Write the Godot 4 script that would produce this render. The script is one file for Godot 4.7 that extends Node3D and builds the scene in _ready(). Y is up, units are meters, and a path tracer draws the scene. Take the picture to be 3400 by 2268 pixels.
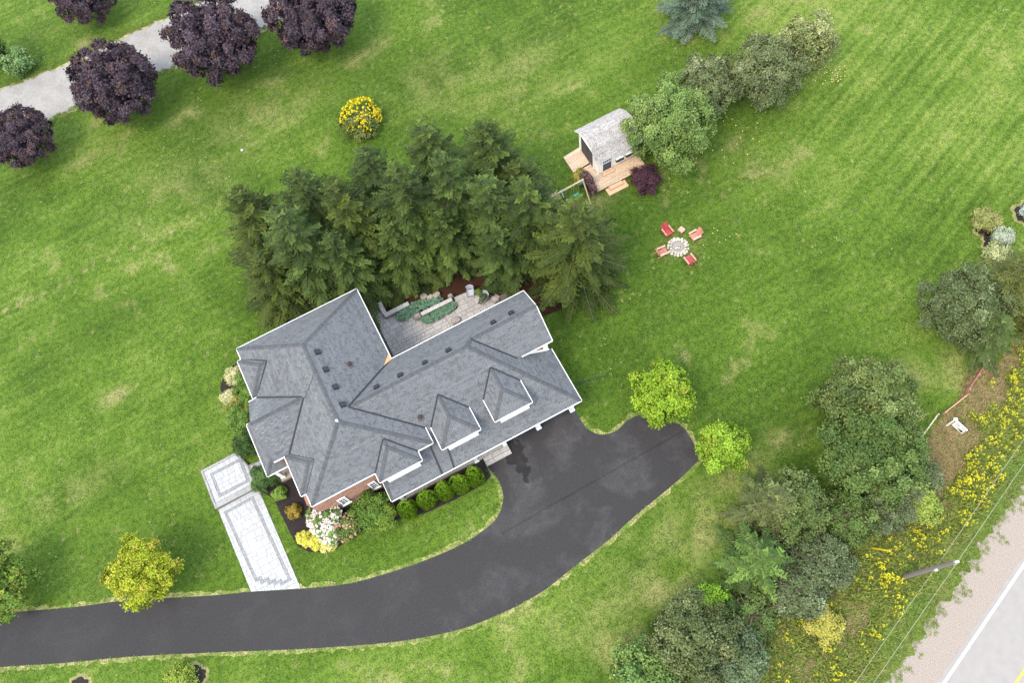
extends Node3D

# ---------------------------------------------------------------- mesh builder
class MB:
	var v := PackedVector3Array()
	var n := PackedVector3Array()
	var c := PackedColorArray()
	var uv := PackedVector2Array()
	var ix := PackedInt32Array()
	func quad(a: Vector3, b: Vector3, d: Vector3, e: Vector3, col := Color.WHITE):   # counter-clockwise from outside
		var nn := (d - a).cross(e - b).normalized()
		var k := v.size()
		v.append(a); v.append(b); v.append(d); v.append(e)
		for p in [a, b, d, e]:
			n.append(nn); c.append(col); uv.append(Vector2(p.x, p.z))
		ix.append(k); ix.append(k + 2); ix.append(k + 1); ix.append(k); ix.append(k + 3); ix.append(k + 2)
	func tri(a: Vector3, b: Vector3, d: Vector3, col := Color.WHITE):
		var nn := (b - a).cross(d - a).normalized()
		var k := v.size()
		for p in [a, b, d]:
			v.append(p); n.append(nn); c.append(col); uv.append(Vector2(p.x, p.z))
		ix.append(k); ix.append(k + 2); ix.append(k + 1)
	func leaf(p: Vector3, dir: Vector3, side: Vector3, l: float, w: float, col: Color):
		var nn := side.cross(dir)
		var k := v.size()
		var m := p + dir * (l * 0.45)
		var s := side * (w * 0.5)
		v.append(p); v.append(m + s); v.append(p + dir * l); v.append(m - s)
		n.append(nn); n.append(nn); n.append(nn); n.append(nn)
		c.append(col); c.append(col); c.append(col); c.append(col)
		uv.append(Vector2.ZERO); uv.append(Vector2.ZERO); uv.append(Vector2.ZERO); uv.append(Vector2.ZERO)
		ix.append(k); ix.append(k + 2); ix.append(k + 1); ix.append(k); ix.append(k + 3); ix.append(k + 2)
	func box(o: Vector3, s: Vector3, col := Color.WHITE, b := Basis.IDENTITY):       # o is the centre
		var x := b.x * s.x * 0.5
		var y := b.y * s.y * 0.5
		var z := b.z * s.z * 0.5
		quad(o - x + y + z, o + x + y + z, o + x + y - z, o - x + y - z, col)
		quad(o - x - y - z, o + x - y - z, o + x - y + z, o - x - y + z, col)
		quad(o - x - y + z, o + x - y + z, o + x + y + z, o - x + y + z, col)
		quad(o + x - y - z, o - x - y - z, o - x + y - z, o + x + y - z, col)
		quad(o + x - y + z, o + x - y - z, o + x + y - z, o + x + y + z, col)
		quad(o - x - y - z, o - x - y + z, o - x + y + z, o - x + y - z, col)
	func bevel_box(o: Vector3, s: Vector3, k: float, col := Color.WHITE, b := Basis.IDENTITY):   # the top edges chamfered
		var x := b.x * s.x * 0.5
		var y := b.y * s.y * 0.5
		var z := b.z * s.z * 0.5
		var xi := b.x * (s.x * 0.5 - k)
		var zi := b.z * (s.z * 0.5 - k)
		var yi := b.y * (s.y * 0.5 - k)
		var t := [o - xi + y + zi, o + xi + y + zi, o + xi + y - zi, o - xi + y - zi]
		var m := [o - x + yi + z, o + x + yi + z, o + x + yi - z, o - x + yi - z]
		var d := [o - x - y + z, o + x - y + z, o + x - y - z, o - x - y - z]
		quad(t[0], t[1], t[2], t[3], col)
		for i in 4:
			var j := (i + 1) % 4
			quad(m[i], m[j], t[j], t[i], col)
			quad(d[i], d[j], m[j], m[i], col)
	func span(a: Vector3, b: Vector3, col := Color.WHITE):                           # box between two corners
		box((a + b) * 0.5, (b - a).abs(), col)
	func bar(a: Vector3, b: Vector3, w: float, h: float, col := Color.WHITE, up := Vector3.UP):
		var z := (b - a).normalized()
		if absf(z.dot(up)) > 0.98: up = Vector3.RIGHT
		var x := up.cross(z).normalized()
		var y := z.cross(x)
		box((a + b) * 0.5, Vector3(w, h, (b - a).length()), col, Basis(x, y, z))
	func tube(a: Vector3, b: Vector3, ra: float, rb: float, seg := 8, col := Color.WHITE, cap := true):
		var z := (b - a).normalized()
		var up := Vector3.UP if absf(z.y) < 0.95 else Vector3.RIGHT
		var x := up.cross(z).normalized()
		var y := z.cross(x)
		var k := v.size()
		for i in seg + 1:
			var an := TAU * i / seg
			var d := x * cos(an) + y * sin(an)
			v.append(a + d * ra); v.append(b + d * rb)
			n.append(d); n.append(d); c.append(col); c.append(col)
			uv.append(Vector2(i, 0)); uv.append(Vector2(i, 1))
		for i in seg:
			var q := k + i * 2
			ix.append(q); ix.append(q + 1); ix.append(q + 2); ix.append(q + 1); ix.append(q + 3); ix.append(q + 2)
		if cap:
			for i in seg:
				var a0 := TAU * i / seg
				var a1 := TAU * (i + 1) / seg
				tri(b, b + (x * cos(a0) + y * sin(a0)) * rb, b + (x * cos(a1) + y * sin(a1)) * rb, col)
	func prism(p: PackedVector2Array, y0: float, y1: float, col := Color.WHITE):     # outline in x, z
		if not Geometry2D.is_polygon_clockwise(p): p.reverse()
		var t := Geometry2D.triangulate_polygon(p)
		for i in range(0, t.size(), 3):
			var a := Vector3(p[t[i]].x, y1, p[t[i]].y)
			var b := Vector3(p[t[i + 1]].x, y1, p[t[i + 1]].y)
			var d := Vector3(p[t[i + 2]].x, y1, p[t[i + 2]].y)
			if (b - a).cross(d - a).y < 0: tri(a, d, b, col)
			else: tri(a, b, d, col)
		if y1 - y0 < 0.001: return
		var cw := 0.0
		for i in p.size():
			var q := p[(i + 1) % p.size()]
			cw += p[i].x * q.y - q.x * p[i].y
		for i in p.size():
			var a := p[i]
			var b := p[(i + 1) % p.size()]
			if cw > 0:
				var s := a
				a = b
				b = s
			quad(Vector3(a.x, y0, a.y), Vector3(b.x, y0, b.y), Vector3(b.x, y1, b.y), Vector3(a.x, y1, a.y), col)
	func mesh(m: Material) -> ArrayMesh:
		var am := ArrayMesh.new()
		var a := []
		a.resize(Mesh.ARRAY_MAX)
		a[Mesh.ARRAY_VERTEX] = v; a[Mesh.ARRAY_NORMAL] = n; a[Mesh.ARRAY_COLOR] = c; a[Mesh.ARRAY_TEX_UV] = uv; a[Mesh.ARRAY_INDEX] = ix
		am.add_surface_from_arrays(Mesh.PRIMITIVE_TRIANGLES, a)
		am.surface_set_material(0, m)
		return am

# ---------------------------------------------------------------- scene helpers
var taken := {}
var M := {}
var rng := RandomNumberGenerator.new()

func numbered(called: String) -> String:
	var k: int = taken.get(called, 0)
	taken[called] = k + 1
	return called if k == 0 else "%s_%03d" % [called, k]

func tag(o: Node, label: String, category := "", group := "", kind := ""):
	if label: o.set_meta("label", label)
	if category: o.set_meta("category", category)
	if group: o.set_meta("group", group)
	if kind: o.set_meta("kind", kind)
	return o

func thing(called: String, label: String, category: String, at := Vector3.ZERO, turn := 0.0, group := "") -> Node3D:
	var o := Node3D.new()
	o.name = numbered(called)
	add_child(o)
	o.position = at
	o.rotation.y = turn
	tag(o, label, category, group)
	return o

func node(called: String, parent: Node) -> Node3D:
	var o := Node3D.new()
	o.name = called
	parent.add_child(o, true)
	return o

func obj(called: String, mb: MB, m: Material, parent: Node = self) -> MeshInstance3D:
	var o := MeshInstance3D.new()
	o.mesh = mb.mesh(m)
	o.name = numbered(called) if parent == self else called
	parent.add_child(o, true)
	return o

func inst(called: String, mesh: Mesh, parent: Node, m: Material = null) -> MeshInstance3D:
	var o := MeshInstance3D.new()
	o.mesh = mesh
	if m: o.material_override = m
	o.name = called
	parent.add_child(o, true)
	return o

func struct(called: String, mb: MB, m: Material, label := "") -> MeshInstance3D:
	var o := obj(called, mb, m)
	tag(o, label, "", "", "structure")
	return o

func lin(r: float, g: float, b: float) -> Color:
	return Color(r, g, b).linear_to_srgb()

func ramp_tex(size: int, layers: Array, stops: Array, gain := 1.0) -> ImageTexture:
	# layers: [frequency, weight, seed]; stops: [offset, colour] in sRGB
	var sum := PackedFloat32Array()
	sum.resize(size * size)
	for l in layers:
		var f := FastNoiseLite.new()
		f.seed = l[2]
		f.frequency = l[0]
		f.noise_type = FastNoiseLite.TYPE_SIMPLEX_SMOOTH
		f.fractal_octaves = 2
		var b := f.get_seamless_image(size, size).get_data()
		var w: float = l[1]
		for i in b.size(): sum[i] += b[i] * w
	var g := Gradient.new()
	g.offsets = PackedFloat32Array(stops.map(func(s): return s[0]))
	g.colors = PackedColorArray(stops.map(func(s): return s[1]))
	var lut := PackedByteArray()
	for i in 256:
		var q := g.sample(clampf((i / 255.0 - 0.5) * gain + 0.5, 0, 1))
		lut.append(int(q.r * 255)); lut.append(int(q.g * 255)); lut.append(int(q.b * 255))
	var o := PackedByteArray()
	o.resize(size * size * 3)
	for i in size * size:
		var k := clampi(int(sum[i]), 0, 255) * 3
		o[i * 3] = lut[k]; o[i * 3 + 1] = lut[k + 1]; o[i * 3 + 2] = lut[k + 2]
	return ImageTexture.create_from_image(Image.create_from_data(size, size, false, Image.FORMAT_RGB8, o))

func mat(col: Color, rough := 0.9, vertex := false, tex: Texture2D = null, scale := 1.0, metal := 0.0) -> StandardMaterial3D:
	var m := StandardMaterial3D.new()
	m.albedo_color = col
	m.roughness = rough
	m.metallic = metal
	m.metallic_specular = 0.3
	m.vertex_color_use_as_albedo = vertex
	if tex:
		m.albedo_texture = tex
		m.uv1_triplanar = true
		m.uv1_world_triplanar = true
		m.uv1_scale = Vector3.ONE * scale
	return m

func leafmat(tint := Color.WHITE, glow := 0.0) -> StandardMaterial3D:
	var m := mat(tint, 0.75, true)
	m.cull_mode = BaseMaterial3D.CULL_DISABLED
	if glow > 0:
		m.backlight_enabled = true
		m.backlight = Color(glow, glow, glow * 0.4)
	return m

func relief(m: StandardMaterial3D, tex: Texture2D, cm: float):
	m.heightmap_enabled = true
	m.heightmap_texture = tex
	m.heightmap_scale = cm

func smooth(p: Array, steps := 4, closed := false) -> PackedVector2Array:
	var o := PackedVector2Array()
	var k := p.size()
	var last := k if closed else k - 1
	for i in last:
		var a: Vector2 = p[(i - 1 + k) % k] if closed or i > 0 else p[0]
		var b: Vector2 = p[i]
		var d: Vector2 = p[(i + 1) % k]
		var e: Vector2 = p[(i + 2) % k] if closed or i + 2 < k else p[k - 1]
		for s in steps: o.append(b.cubic_interpolate(d, a, e, float(s) / steps))
	if not closed: o.append(p[k - 1])
	return o

func V2(a: Array) -> Array:
	var o := []
	for i in range(0, a.size(), 2): o.append(Vector2(a[i], a[i + 1]))
	return o

func rnd(a := 0.0, b := 1.0) -> float: return rng.randf_range(a, b)
func rdir() -> Vector3:
	var y := rng.randf_range(-1, 1)
	var a := rng.randf_range(0, TAU)
	var r := sqrt(1 - y * y)
	return Vector3(r * cos(a), y, r * sin(a))

# ================================================================= the scene
func _ready():
	rng.seed = 7
	var cam := Camera3D.new()
	cam.name = "camera"
	cam.transform = Transform3D(Basis(Vector3(0.88383, -0.09470, 0.45813), Vector3(0.46000, 0.35420, -0.81421), Vector3(-0.08517, 0.93036, 0.35661)).orthonormalized(), Vector3(0, 63, 0))
	cam.fov = 44.1
	cam.near = 0.5
	cam.far = 2000
	add_child(cam)
	cam.current = true
	var env := Environment.new()
	var sky := Sky.new()
	var ps := ProceduralSkyMaterial.new()
	ps.sky_top_color = Color(0.80, 0.86, 0.93)
	ps.sky_horizon_color = Color(0.90, 0.92, 0.94)
	ps.sky_curve = 0.3
	ps.ground_bottom_color = Color(0.3, 0.35, 0.22)
	ps.ground_horizon_color = Color(0.75, 0.78, 0.76)
	ps.sun_angle_max = 0.0
	sky.sky_material = ps
	env.background_mode = Environment.BG_SKY
	env.sky = sky
	env.tonemap_mode = Environment.TONE_MAPPER_LINEAR
	env.tonemap_exposure = 4.0
	env.sdfgi_enabled = true
	env.ssao_enabled = true
	env.ssil_enabled = true
	var we := WorldEnvironment.new()
	we.name = "environment"
	we.environment = env
	add_child(we)
	var sun := DirectionalLight3D.new()
	sun.name = "sun"
	sun.light_energy = 0.42
	sun.light_angular_distance = 24.0
	sun.light_color = Color(1.0, 0.95, 0.88)
	sun.shadow_enabled = true
	add_child(sun)
	sun.look_at_from_position(Vector3(-36, 62, 12), Vector3.ZERO)

	materials()
	ground()
	driveway()
	roads()
	beds()
	walkway()
	patio()
	house()
	shed()
	spruces()
	trees()
	garden()
	verge()
	yard_things()
	roadside_things()

func materials():
	M.white = mat(lin(0.72, 0.72, 0.71), 0.5)
	M.dark_metal = mat(lin(0.022, 0.024, 0.032), 0.6)
	M.black = mat(lin(0.02, 0.02, 0.023), 0.5)
	M.glass = mat(lin(0.03, 0.04, 0.05), 0.08)
	M.bark = mat(lin(0.12, 0.09, 0.07), 0.95, false, ramp_tex(128, [[0.06, 0.6, 3], [0.2, 0.4, 4]], [[0.2, Color(0.5, 0.5, 0.5)], [0.8, Color.WHITE]], 1.6), 1.5)
	M.grain = ramp_tex(256, [[0.05, 0.5, 11], [0.25, 0.5, 12]], [[0.0, Color(0.55, 0.55, 0.56)], [1.0, Color.WHITE]], 1.8)
	M.roofing = mat(Color.WHITE, 0.95, true, M.grain, 1.1)
	M.paver = mat(Color.WHITE, 0.9, true, M.grain, 0.9)
	M.stone = mat(Color.WHITE, 0.95, true, M.grain, 0.8)
	M.brick = mat(Color.WHITE, 0.95, true, M.grain, 2.0)
	var wt := ramp_tex(256, [[0.02, 0.4, 21], [0.2, 0.6, 22]], [[0.0, Color(0.72, 0.66, 0.62)], [0.5, Color(0.9, 0.88, 0.86)], [1.0, Color.WHITE]], 1.7)
	M.wood = mat(Color.WHITE, 0.85, true, wt, 1.3)
	M.paint = mat(Color.WHITE, 0.6, true, wt, 1.0)

# ---------------------------------------------------------------- ground and surfaces
func ground():
	var grass := ramp_tex(1024, [[0.03, 0.22, 31], [0.10, 0.36, 32], [0.25, 0.42, 33]], [[0.0, Color(0.50, 0.58, 0.42)], [0.5, Color(0.84, 0.86, 0.77)], [1.0, Color(1, 0.98, 0.9)]], 2.6)
	var m := mat(Color.WHITE, 0.95, true, grass, 1.0 / 18.0)
	relief(m, grass, 6.0)
	M.lawn = m
	M.grass_tex = grass
	var big := FastNoiseLite.new()
	big.seed = 5
	big.frequency = 0.055
	big.fractal_octaves = 3
	var mid := FastNoiseLite.new()
	mid.seed = 6
	mid.frequency = 0.3
	mid.fractal_octaves = 3
	var streak := FastNoiseLite.new()
	streak.seed = 8
	streak.frequency = 1.0
	streak.fractal_octaves = 2
	var spot := FastNoiseLite.new()
	spot.seed = 9
	spot.frequency = 0.9
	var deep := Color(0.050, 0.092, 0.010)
	var green := Color(0.090, 0.148, 0.020)
	var light := Color(0.165, 0.212, 0.050)
	var tan := Color(0.255, 0.228, 0.115)
	# [x, z, radius along x, radius along z, strength] of dry or worn grass
	var dry := [[11, -4.4, 6.5, 2.6, 0.42], [3, -3.0, 6, 1.8, 0.35], [11, -3.6, 3.5, 1.6, 0.55], [15.5, -6.0, 2.5, 1.2, 0.6], [6.5, -2.0, 2.4, 1.4, 0.6], [2, -0.5, 2.6, 1.6, 0.5], [19, -7.2, 2.2, 1.0, 0.5], [-4, -55, 6, 3, 0.3], [-14, -52, 5, 3, 0.3], [-10.5, -59.2, 1.6, 0.8, 0.8], [-1.0, -58.6, 1.6, 0.8, 0.7], [6.5, -56.5, 1.6, 0.8, 0.7], [-20.5, -59.6, 1.5, 0.7, 0.6], [15.5, -60, 0.9, 1.3, 0.95], [-16.5, -72.9, 0.9, 0.9, 0.9], [18, -31.8, 2.2, 1.0, 0.6], [21.5, -24.8, 1.3, 1.2, 0.5], [30, -6.5, 2.5, 1.5, 0.45], [33.5, -6.0, 2, 1.2, 0.45], [-25, -36, 1.2, 0.6, 0.8], [17.5, -47, 5, 3.5, 0.35], [-31, -30, 4, 1.2, 0.3], [17.0, -16.6, 0.4, 0.7, 0.7], [12, -50, 4, 3, 0.3]]
	# [x, z, radius along x, radius along z, strength] of lusher grass and of tree shade painted into the lawn colour
	var lush_and_shade := [[20, -27, 10, 8, 0.75], [12.5, -19.5, 6, 4, 0.7], [17, -12, 6, 4, 0.6], [27, -31, 8, 5, 0.7], [-22.5, -43, 6, 2.5, 0.55], [-22, -20.5, 5, 3.5, 0.6], [-31, -23, 5, 3, 0.45], [-8, -57.5, 9, 4, 0.5], [8, -56, 7, 4, 0.45], [14, -41, 6, 4, 0.45], [31, -41, 6, 4, 0.45], [-8, -14.5, 6, 1.2, 0.4], [26, -10.5, 7, 3, 0.45]]
	var xs := PackedFloat32Array([-900, -300, -120, -70])
	var zs := PackedFloat32Array([-900, -400, -170, -110])
	var step := 0.25
	var x := -46.0
	while x < 66: xs.append(x); x += step
	xs.append_array([90, 150, 400, 900])
	var z := -88.0
	while z < 18: zs.append(z); z += step
	zs.append_array([40, 90, 300, 900])
	var verge := verge_region()
	var mb := MB.new()
	for zz in zs:
		for xx in xs:
			var a := big.get_noise_2d(xx, zz)
			var b := mid.get_noise_2d(xx, zz)
			var east := smoothstep(27.0, 46.0, xx + zz * -0.12)
			var dx := zz * 0.93 + xx * 0.36
			var s := 0.0
			if east < 1.0: s += (1.0 - east) * 1.35 * (streak.get_noise_2d(xx * 0.045, zz * 1.3) * 0.8 + 0.6 * streak.get_noise_2d(xx * 0.07 + 70, zz * 2.6))
			if east > 0.0: s += east * (streak.get_noise_2d((xx - zz * 0.39) * 0.03, dx * 1.25) * 0.9 + 0.7 * streak.get_noise_2d((xx - zz * 0.39) * 0.05 + 70, dx * 2.5))
			var t := 0.40 + a * 0.55 + b * 0.26 + s * (0.20 + 0.26 * east) + east * 0.20
			var col: Color = deep.lerp(green, clampf(t * 2.0, 0, 1)) if t < 0.5 else green.lerp(light, clampf((t - 0.5) * 2.0, 0, 1))
			var d := clampf((b * 0.8 + a * 0.6 - 0.36) * 1.3, 0, 0.5)
			for q in lush_and_shade:
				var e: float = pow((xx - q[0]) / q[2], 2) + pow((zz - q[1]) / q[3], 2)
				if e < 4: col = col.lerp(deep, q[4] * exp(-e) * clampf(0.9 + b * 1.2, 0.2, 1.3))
			for q in dry:
				var e: float = pow((xx - q[0]) / q[2], 2) + pow((zz - q[1]) / q[3], 2)
				if e < 4: d = maxf(d, q[4] * exp(-e) * clampf(0.75 + b * 1.6, 0.1, 1.3))
			# a line of dead spots over a buried line, and a mown wheel track
			if xx < -8 and xx > -40:
				var off := absf(zz + 48.5 + sin(xx * 0.5) * 0.25)
				if off < 0.7: d = maxf(d, (1.0 - off / 0.7) * clampf(spot.get_noise_2d(xx, zz) * 2.2, 0, 0.9))
			var sp := spot.get_noise_2d(xx * 1.7 + 50, zz * 1.7)
			if sp > 0.42: d = maxf(d, (sp - 0.42) * 2.6)
			if xx > 2 and zz > -21 and Geometry2D.is_point_in_polygon(Vector2(xx + b * 0.8, zz + a * 0.8), verge):
				var e := edge_dist(xx, zz)
				var brown := clampf(smoothstep(2.8, 4.6, e + b * 1.5) * smoothstep(24.0, 28.5, xx + a * 3.0) + b * 0.5 + 0.12, 0, 1)
				col = Color(0.098, 0.138, 0.028).lerp(Color(0.185, 0.148, 0.078), brown)
				d *= 0.3
			col = col.lerp(tan, clampf(d, 0, 0.9))
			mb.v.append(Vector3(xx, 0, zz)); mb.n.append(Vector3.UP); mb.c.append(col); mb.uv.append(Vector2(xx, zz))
	var w := xs.size()
	for j in zs.size() - 1:
		for i in w - 1:
			var k := j * w + i
			mb.ix.append_array([k, k + 1, k + w, k + 1, k + w + 1, k + w])
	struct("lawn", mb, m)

var drive_poly := PackedVector2Array()
func driveway():
	var up := V2([-60, -32.5, -46, -27, -38.3, -23.75, -36.38, -22.95, -32.6, -21.32, -28.8, -19.86, -23.3, -17.31, -20.22, -16.04, -16.92, -14.51, -13.57, -13.16, -10.33, -12.39, -7.66, -11.96, -5.24, -11.74, -3.38, -11.83, -1.73, -12.21, -0.7, -13.13, -0.32, -14.23, -0.37, -15.01])
	var right := V2([7.42, -16.2, 7.47, -15.15, 7.78, -14.48, 8.21, -14.04, 8.84, -13.81, 9.59, -13.79, 10.51, -14.06, 11.46, -14.05])
	var tip := V2([12.42, -13.4, 13.79, -11.87, 13.96, -10.61, 13.86, -9.33])
	var low := V2([13.5, -8.83, 11.61, -8.31, 9.1, -7.83, 6.62, -7.36, 4.91, -6.93, 1.74, -6.44, -1.0, -6.0, -3.5, -5.96, -6.2, -6.2, -8.43, -6.64, -12.36, -7.93, -18.21, -10.47, -24.07, -13.25, -30.05, -16.02, -34.65, -17.93, -39.25, -19.98, -47, -23.4, -60, -29])
	var p := smooth(up)
	p.append_array(PackedVector2Array([Vector2(-0.55, -15.9), Vector2(-0.55, -18.3), Vector2(7.4, -18.3)]))
	p.append_array(smooth(right))
	p.append_array(smooth(tip))
	p.append_array(smooth(low))
	drive_poly = p
	# trampled, dried edge of the lawn along the asphalt
	var e := MB.new()
	var nz := FastNoiseLite.new()
	nz.seed = 40
	nz.frequency = 0.7
	var ring := Geometry2D.offset_polygon(p, 0.3, Geometry2D.JOIN_ROUND)[0]
	for i in ring.size():
		var a := ring[i]
		var b := ring[(i + 1) % ring.size()]
		var parts := maxi(1, int(a.distance_to(b) / 0.3))
		var inward := (b - a).orthogonal().normalized()
		if Geometry2D.is_point_in_polygon((a + b) * 0.5 + inward * 0.1, ring) == false: inward = -inward
		for k in parts:
			var s := a.lerp(b, float(k) / parts)
			var t := a.lerp(b, float(k + 1) / parts)
			if s.y < -16.2 and s.x > -2: continue
			var w0 := inward * clampf(nz.get_noise_2d(s.x * 2, s.y * 2) * 0.35 + 0.02, -0.1, 0.22)
			var w1 := inward * clampf(nz.get_noise_2d(t.x * 2, t.y * 2) * 0.35 + 0.02, -0.1, 0.22)
			var f := clampf(nz.get_noise_2d(s.x + 90, s.y) * 1.2 + 0.55, 0, 1)
			var col := Color(0.12, 0.19, 0.035).lerp(Color(0.34, 0.30, 0.16), f)
			var q := [s + w0, t + w1, t + inward * 0.36, s + inward * 0.36]
			var cc: float = (q[1] - q[0]).cross(q[2] - q[0])
			var A := Vector3(q[0].x, 0.005, q[0].y)
			var B := Vector3(q[1].x, 0.005, q[1].y)
			var C := Vector3(q[2].x, 0.005, q[2].y)
			var D := Vector3(q[3].x, 0.005, q[3].y)
			if cc < 0: e.quad(A, B, C, D, col)
			else: e.quad(A, D, C, B, col)
	struct("lawn_edge", e, M.lawn)
	# asphalt: speckle, dusty scuffs, and the dark wet patch by the steps, over 16 cm of real plan per few texels
	var W := 1024
	var H := 512
	var f1 := FastNoiseLite.new()
	f1.seed = 51
	f1.frequency = 0.35
	var f2 := FastNoiseLite.new()
	f2.seed = 52
	f2.frequency = 0.012
	f2.fractal_octaves = 5
	f2.fractal_gain = 0.6
	var f3 := FastNoiseLite.new()
	f3.seed = 53
	f3.frequency = 0.03
	f3.fractal_type = FastNoiseLite.FRACTAL_RIDGED
	f3.fractal_octaves = 4
	var b1 := f1.get_image(W, H).get_data()
	var b2 := f2.get_image(W, H).get_data()
	var b3 := f3.get_image(W, H).get_data()
	var out := PackedByteArray()
	out.resize(W * H * 3)
	var warp := FastNoiseLite.new()
	warp.seed = 54
	warp.frequency = 0.5
	for j in H:
		for i in W:
			var k := j * W + i
			var wx := -46.0 + i * 62.0 / W
			var wz := -34.0 + j * 30.0 / H
			var near := smoothstep(-14.0, 4.0, wx)
			var g := 0.020 + b1[k] / 255.0 * 0.0135
			var sc := clampf((b2[k] / 255.0 - 0.46) * 4.0, 0, 1)
			var ri := clampf((b3[k] / 255.0 - 0.55) * 3.0, 0, 1)
			g += (0.006 * sc * (0.4 + ri) + 0.009 * sc * b1[k] / 255.0) * (0.35 + near)
			if wx > -0.6 and wx < 4 and wz < -13 and wz > -18.4:
				var d := Vector2((wx - 1.7) / 0.75, (wz + 15.9) / 1.9).length() + warp.get_noise_2d(wx * 2.4, wz * 2.4) * 0.9
				if d < 1.0: g *= 0.55
				elif d < 1.9: g += 0.015 * (1.9 - d) * (b2[k] / 255.0 + 0.3)
			# a seam between two paved strips
			var seam := absf((wz + 11.2) - (wx - 6.0) * -0.02)
			if wx > -2 and seam < 0.07 + 0.05 * warp.get_noise_2d(wx, 3): g *= 0.75
			var q := Color(g * 1.02, g * 0.96, g * 1.0).linear_to_srgb()
			out[k * 3] = int(q.r * 255); out[k * 3 + 1] = int(q.g * 255); out[k * 3 + 2] = int(q.b * 255)
	var m := StandardMaterial3D.new()
	m.roughness = 0.92
	m.metallic_specular = 0.3
	m.albedo_texture = ImageTexture.create_from_image(Image.create_from_data(W, H, false, Image.FORMAT_RGB8, out))
	var mb := MB.new()
	mb.prism(p, -0.05, 0.012)
	for i in mb.uv.size(): mb.uv[i] = Vector2((mb.v[i].x + 46) / 62.0, (mb.v[i].z + 34) / 30.0)
	struct("driveway", mb, m)

func strip(mb: MB, a: Vector2, b: Vector2, w0: float, w1: float, y: float, col: Color, nz: FastNoiseLite = null, amp := 0.0, parts := 1):
	# a ribbon along a-b between the offsets w0 and w1 to its right, its first edge made ragged
	var d := (b - a).normalized()
	var r := Vector2(-d.y, d.x)
	for k in parts:
		var s := a.lerp(b, float(k) / parts)
		var t := a.lerp(b, float(k + 1) / parts)
		var e0 := w0 + (nz.get_noise_2d(s.x * 2.2, s.y * 2.2) * amp if nz else 0.0)
		var e1 := w0 + (nz.get_noise_2d(t.x * 2.2, t.y * 2.2) * amp if nz else 0.0)
		var q := [s + r * e0, t + r * e1, t + r * w1, s + r * w1]
		var A := Vector3(q[0].x, y, q[0].y)
		var B := Vector3(q[1].x, y, q[1].y)
		var C := Vector3(q[2].x, y, q[2].y)
		var D := Vector3(q[3].x, y, q[3].y)
		if (B - A).cross(C - A).y > 0: mb.quad(A, B, C, D, col)
		else: mb.quad(A, D, C, B, col)

func roads():
	var nz := FastNoiseLite.new()
	nz.seed = 60
	nz.frequency = 0.35
	nz.fractal_octaves = 4
	# the road at the lower right: shoulder, carriageway, lines; direction of travel runs up and right
	var a := Vector2(-60, 40.0)
	var d := Vector2(0.9306, -0.3660)
	a = Vector2(16.5, 10.0) - d * 70.0
	var b := Vector2(16.5, 10.0) + d * 90.0
	var gravel := ramp_tex(512, [[0.03, 0.35, 61], [0.2, 0.65, 62]], [[0.0, Color(0.58, 0.54, 0.52)], [0.5, Color(0.86, 0.82, 0.80)], [1.0, Color(1, 0.97, 0.95)]], 1.9)
	var gm := mat(lin(0.345, 0.322, 0.296), 0.95, false, gravel, 0.75)
	relief(gm, gravel, 2.0)
	M.gravel = gm
	var s := MB.new()
	strip(s, a, b, 0.0, 4.0, 0.006, Color.WHITE, nz, 0.65, 1400)
	struct("gravel_shoulder", s, gm)
	var tar := ramp_tex(512, [[0.01, 0.25, 63], [0.3, 0.75, 64]], [[0.0, Color(0.88, 0.87, 0.87)], [1.0, Color(1, 0.99, 0.98)]], 1.6)
	var rm := mat(lin(0.235, 0.224, 0.218), 0.9, false, tar, 0.25)
	var r := MB.new()
	strip(r, a, b, 2.35, 10.0, 0.012, Color.WHITE)
	struct("road", r, rm)
	var w := MB.new()
	strip(w, a, b, 2.62, 2.80, 0.017, Color.WHITE)
	struct("road_edge_line", w, mat(lin(0.74, 0.74, 0.72), 0.7, false, M.grain, 0.8))
	var y := MB.new()
	strip(y, a, b, 6.05, 6.22, 0.017, Color.WHITE)
	struct("road_centre_line", y, mat(lin(0.70, 0.52, 0.10), 0.7, false, M.grain, 0.8))
	# the pale old lane at the upper left
	var up := V2([-80, -76, -50, -73.6, -32, -72.4, -25.8, -72.0, -21.7, -71.6, -18.5, -71.3, -13.5, -71.4, -8, -71.2, -6, -71.4, 0, -71.2, 12, -70.6, 40, -70])
	var lo := V2([-80, -70.5, -50, -67.8, -32, -66.6, -22.5, -66.1, -18.2, -65.85, -10.9, -65.46, -1.4, -64.84, 3, -64.6, 12, -64.3, 40, -63.8])
	var pu := smooth(up, 6)
	var pl := smooth(lo, 6)
	for i in pu.size(): pu[i].y += nz.get_noise_2d(pu[i].x * 3, 5) * 0.5
	for i in pl.size(): pl[i].y += nz.get_noise_2d(pl[i].x * 3, 9) * 0.35
	pl.reverse()
	var e := MB.new()
	var pe := pu.duplicate()
	for i in pe.size(): pe[i].y -= 0.25 + nz.get_noise_2d(pe[i].x * 5, 2) * 0.3
	var pf := pl.duplicate()
	for i in pf.size(): pf[i].y += 0.25 + nz.get_noise_2d(pf[i].x * 5, 3) * 0.3
	pe.append_array(pf)
	e.prism(pe, 0.005, 0.005, Color(0.33, 0.30, 0.19))
	struct("lane_verge", e, M.lawn)
	pu.append_array(pl)
	var l := MB.new()
	l.prism(pu, -0.03, 0.010)
	var old := ramp_tex(512, [[0.012, 0.3, 65], [0.05, 0.3, 66], [0.3, 0.4, 67]], [[0.0, Color(0.84, 0.83, 0.82)], [1.0, Color(1, 1, 1)]], 2.0)
	struct("lane", l, mat(lin(0.25, 0.240, 0.230), 0.95, false, old, 0.09))

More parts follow.
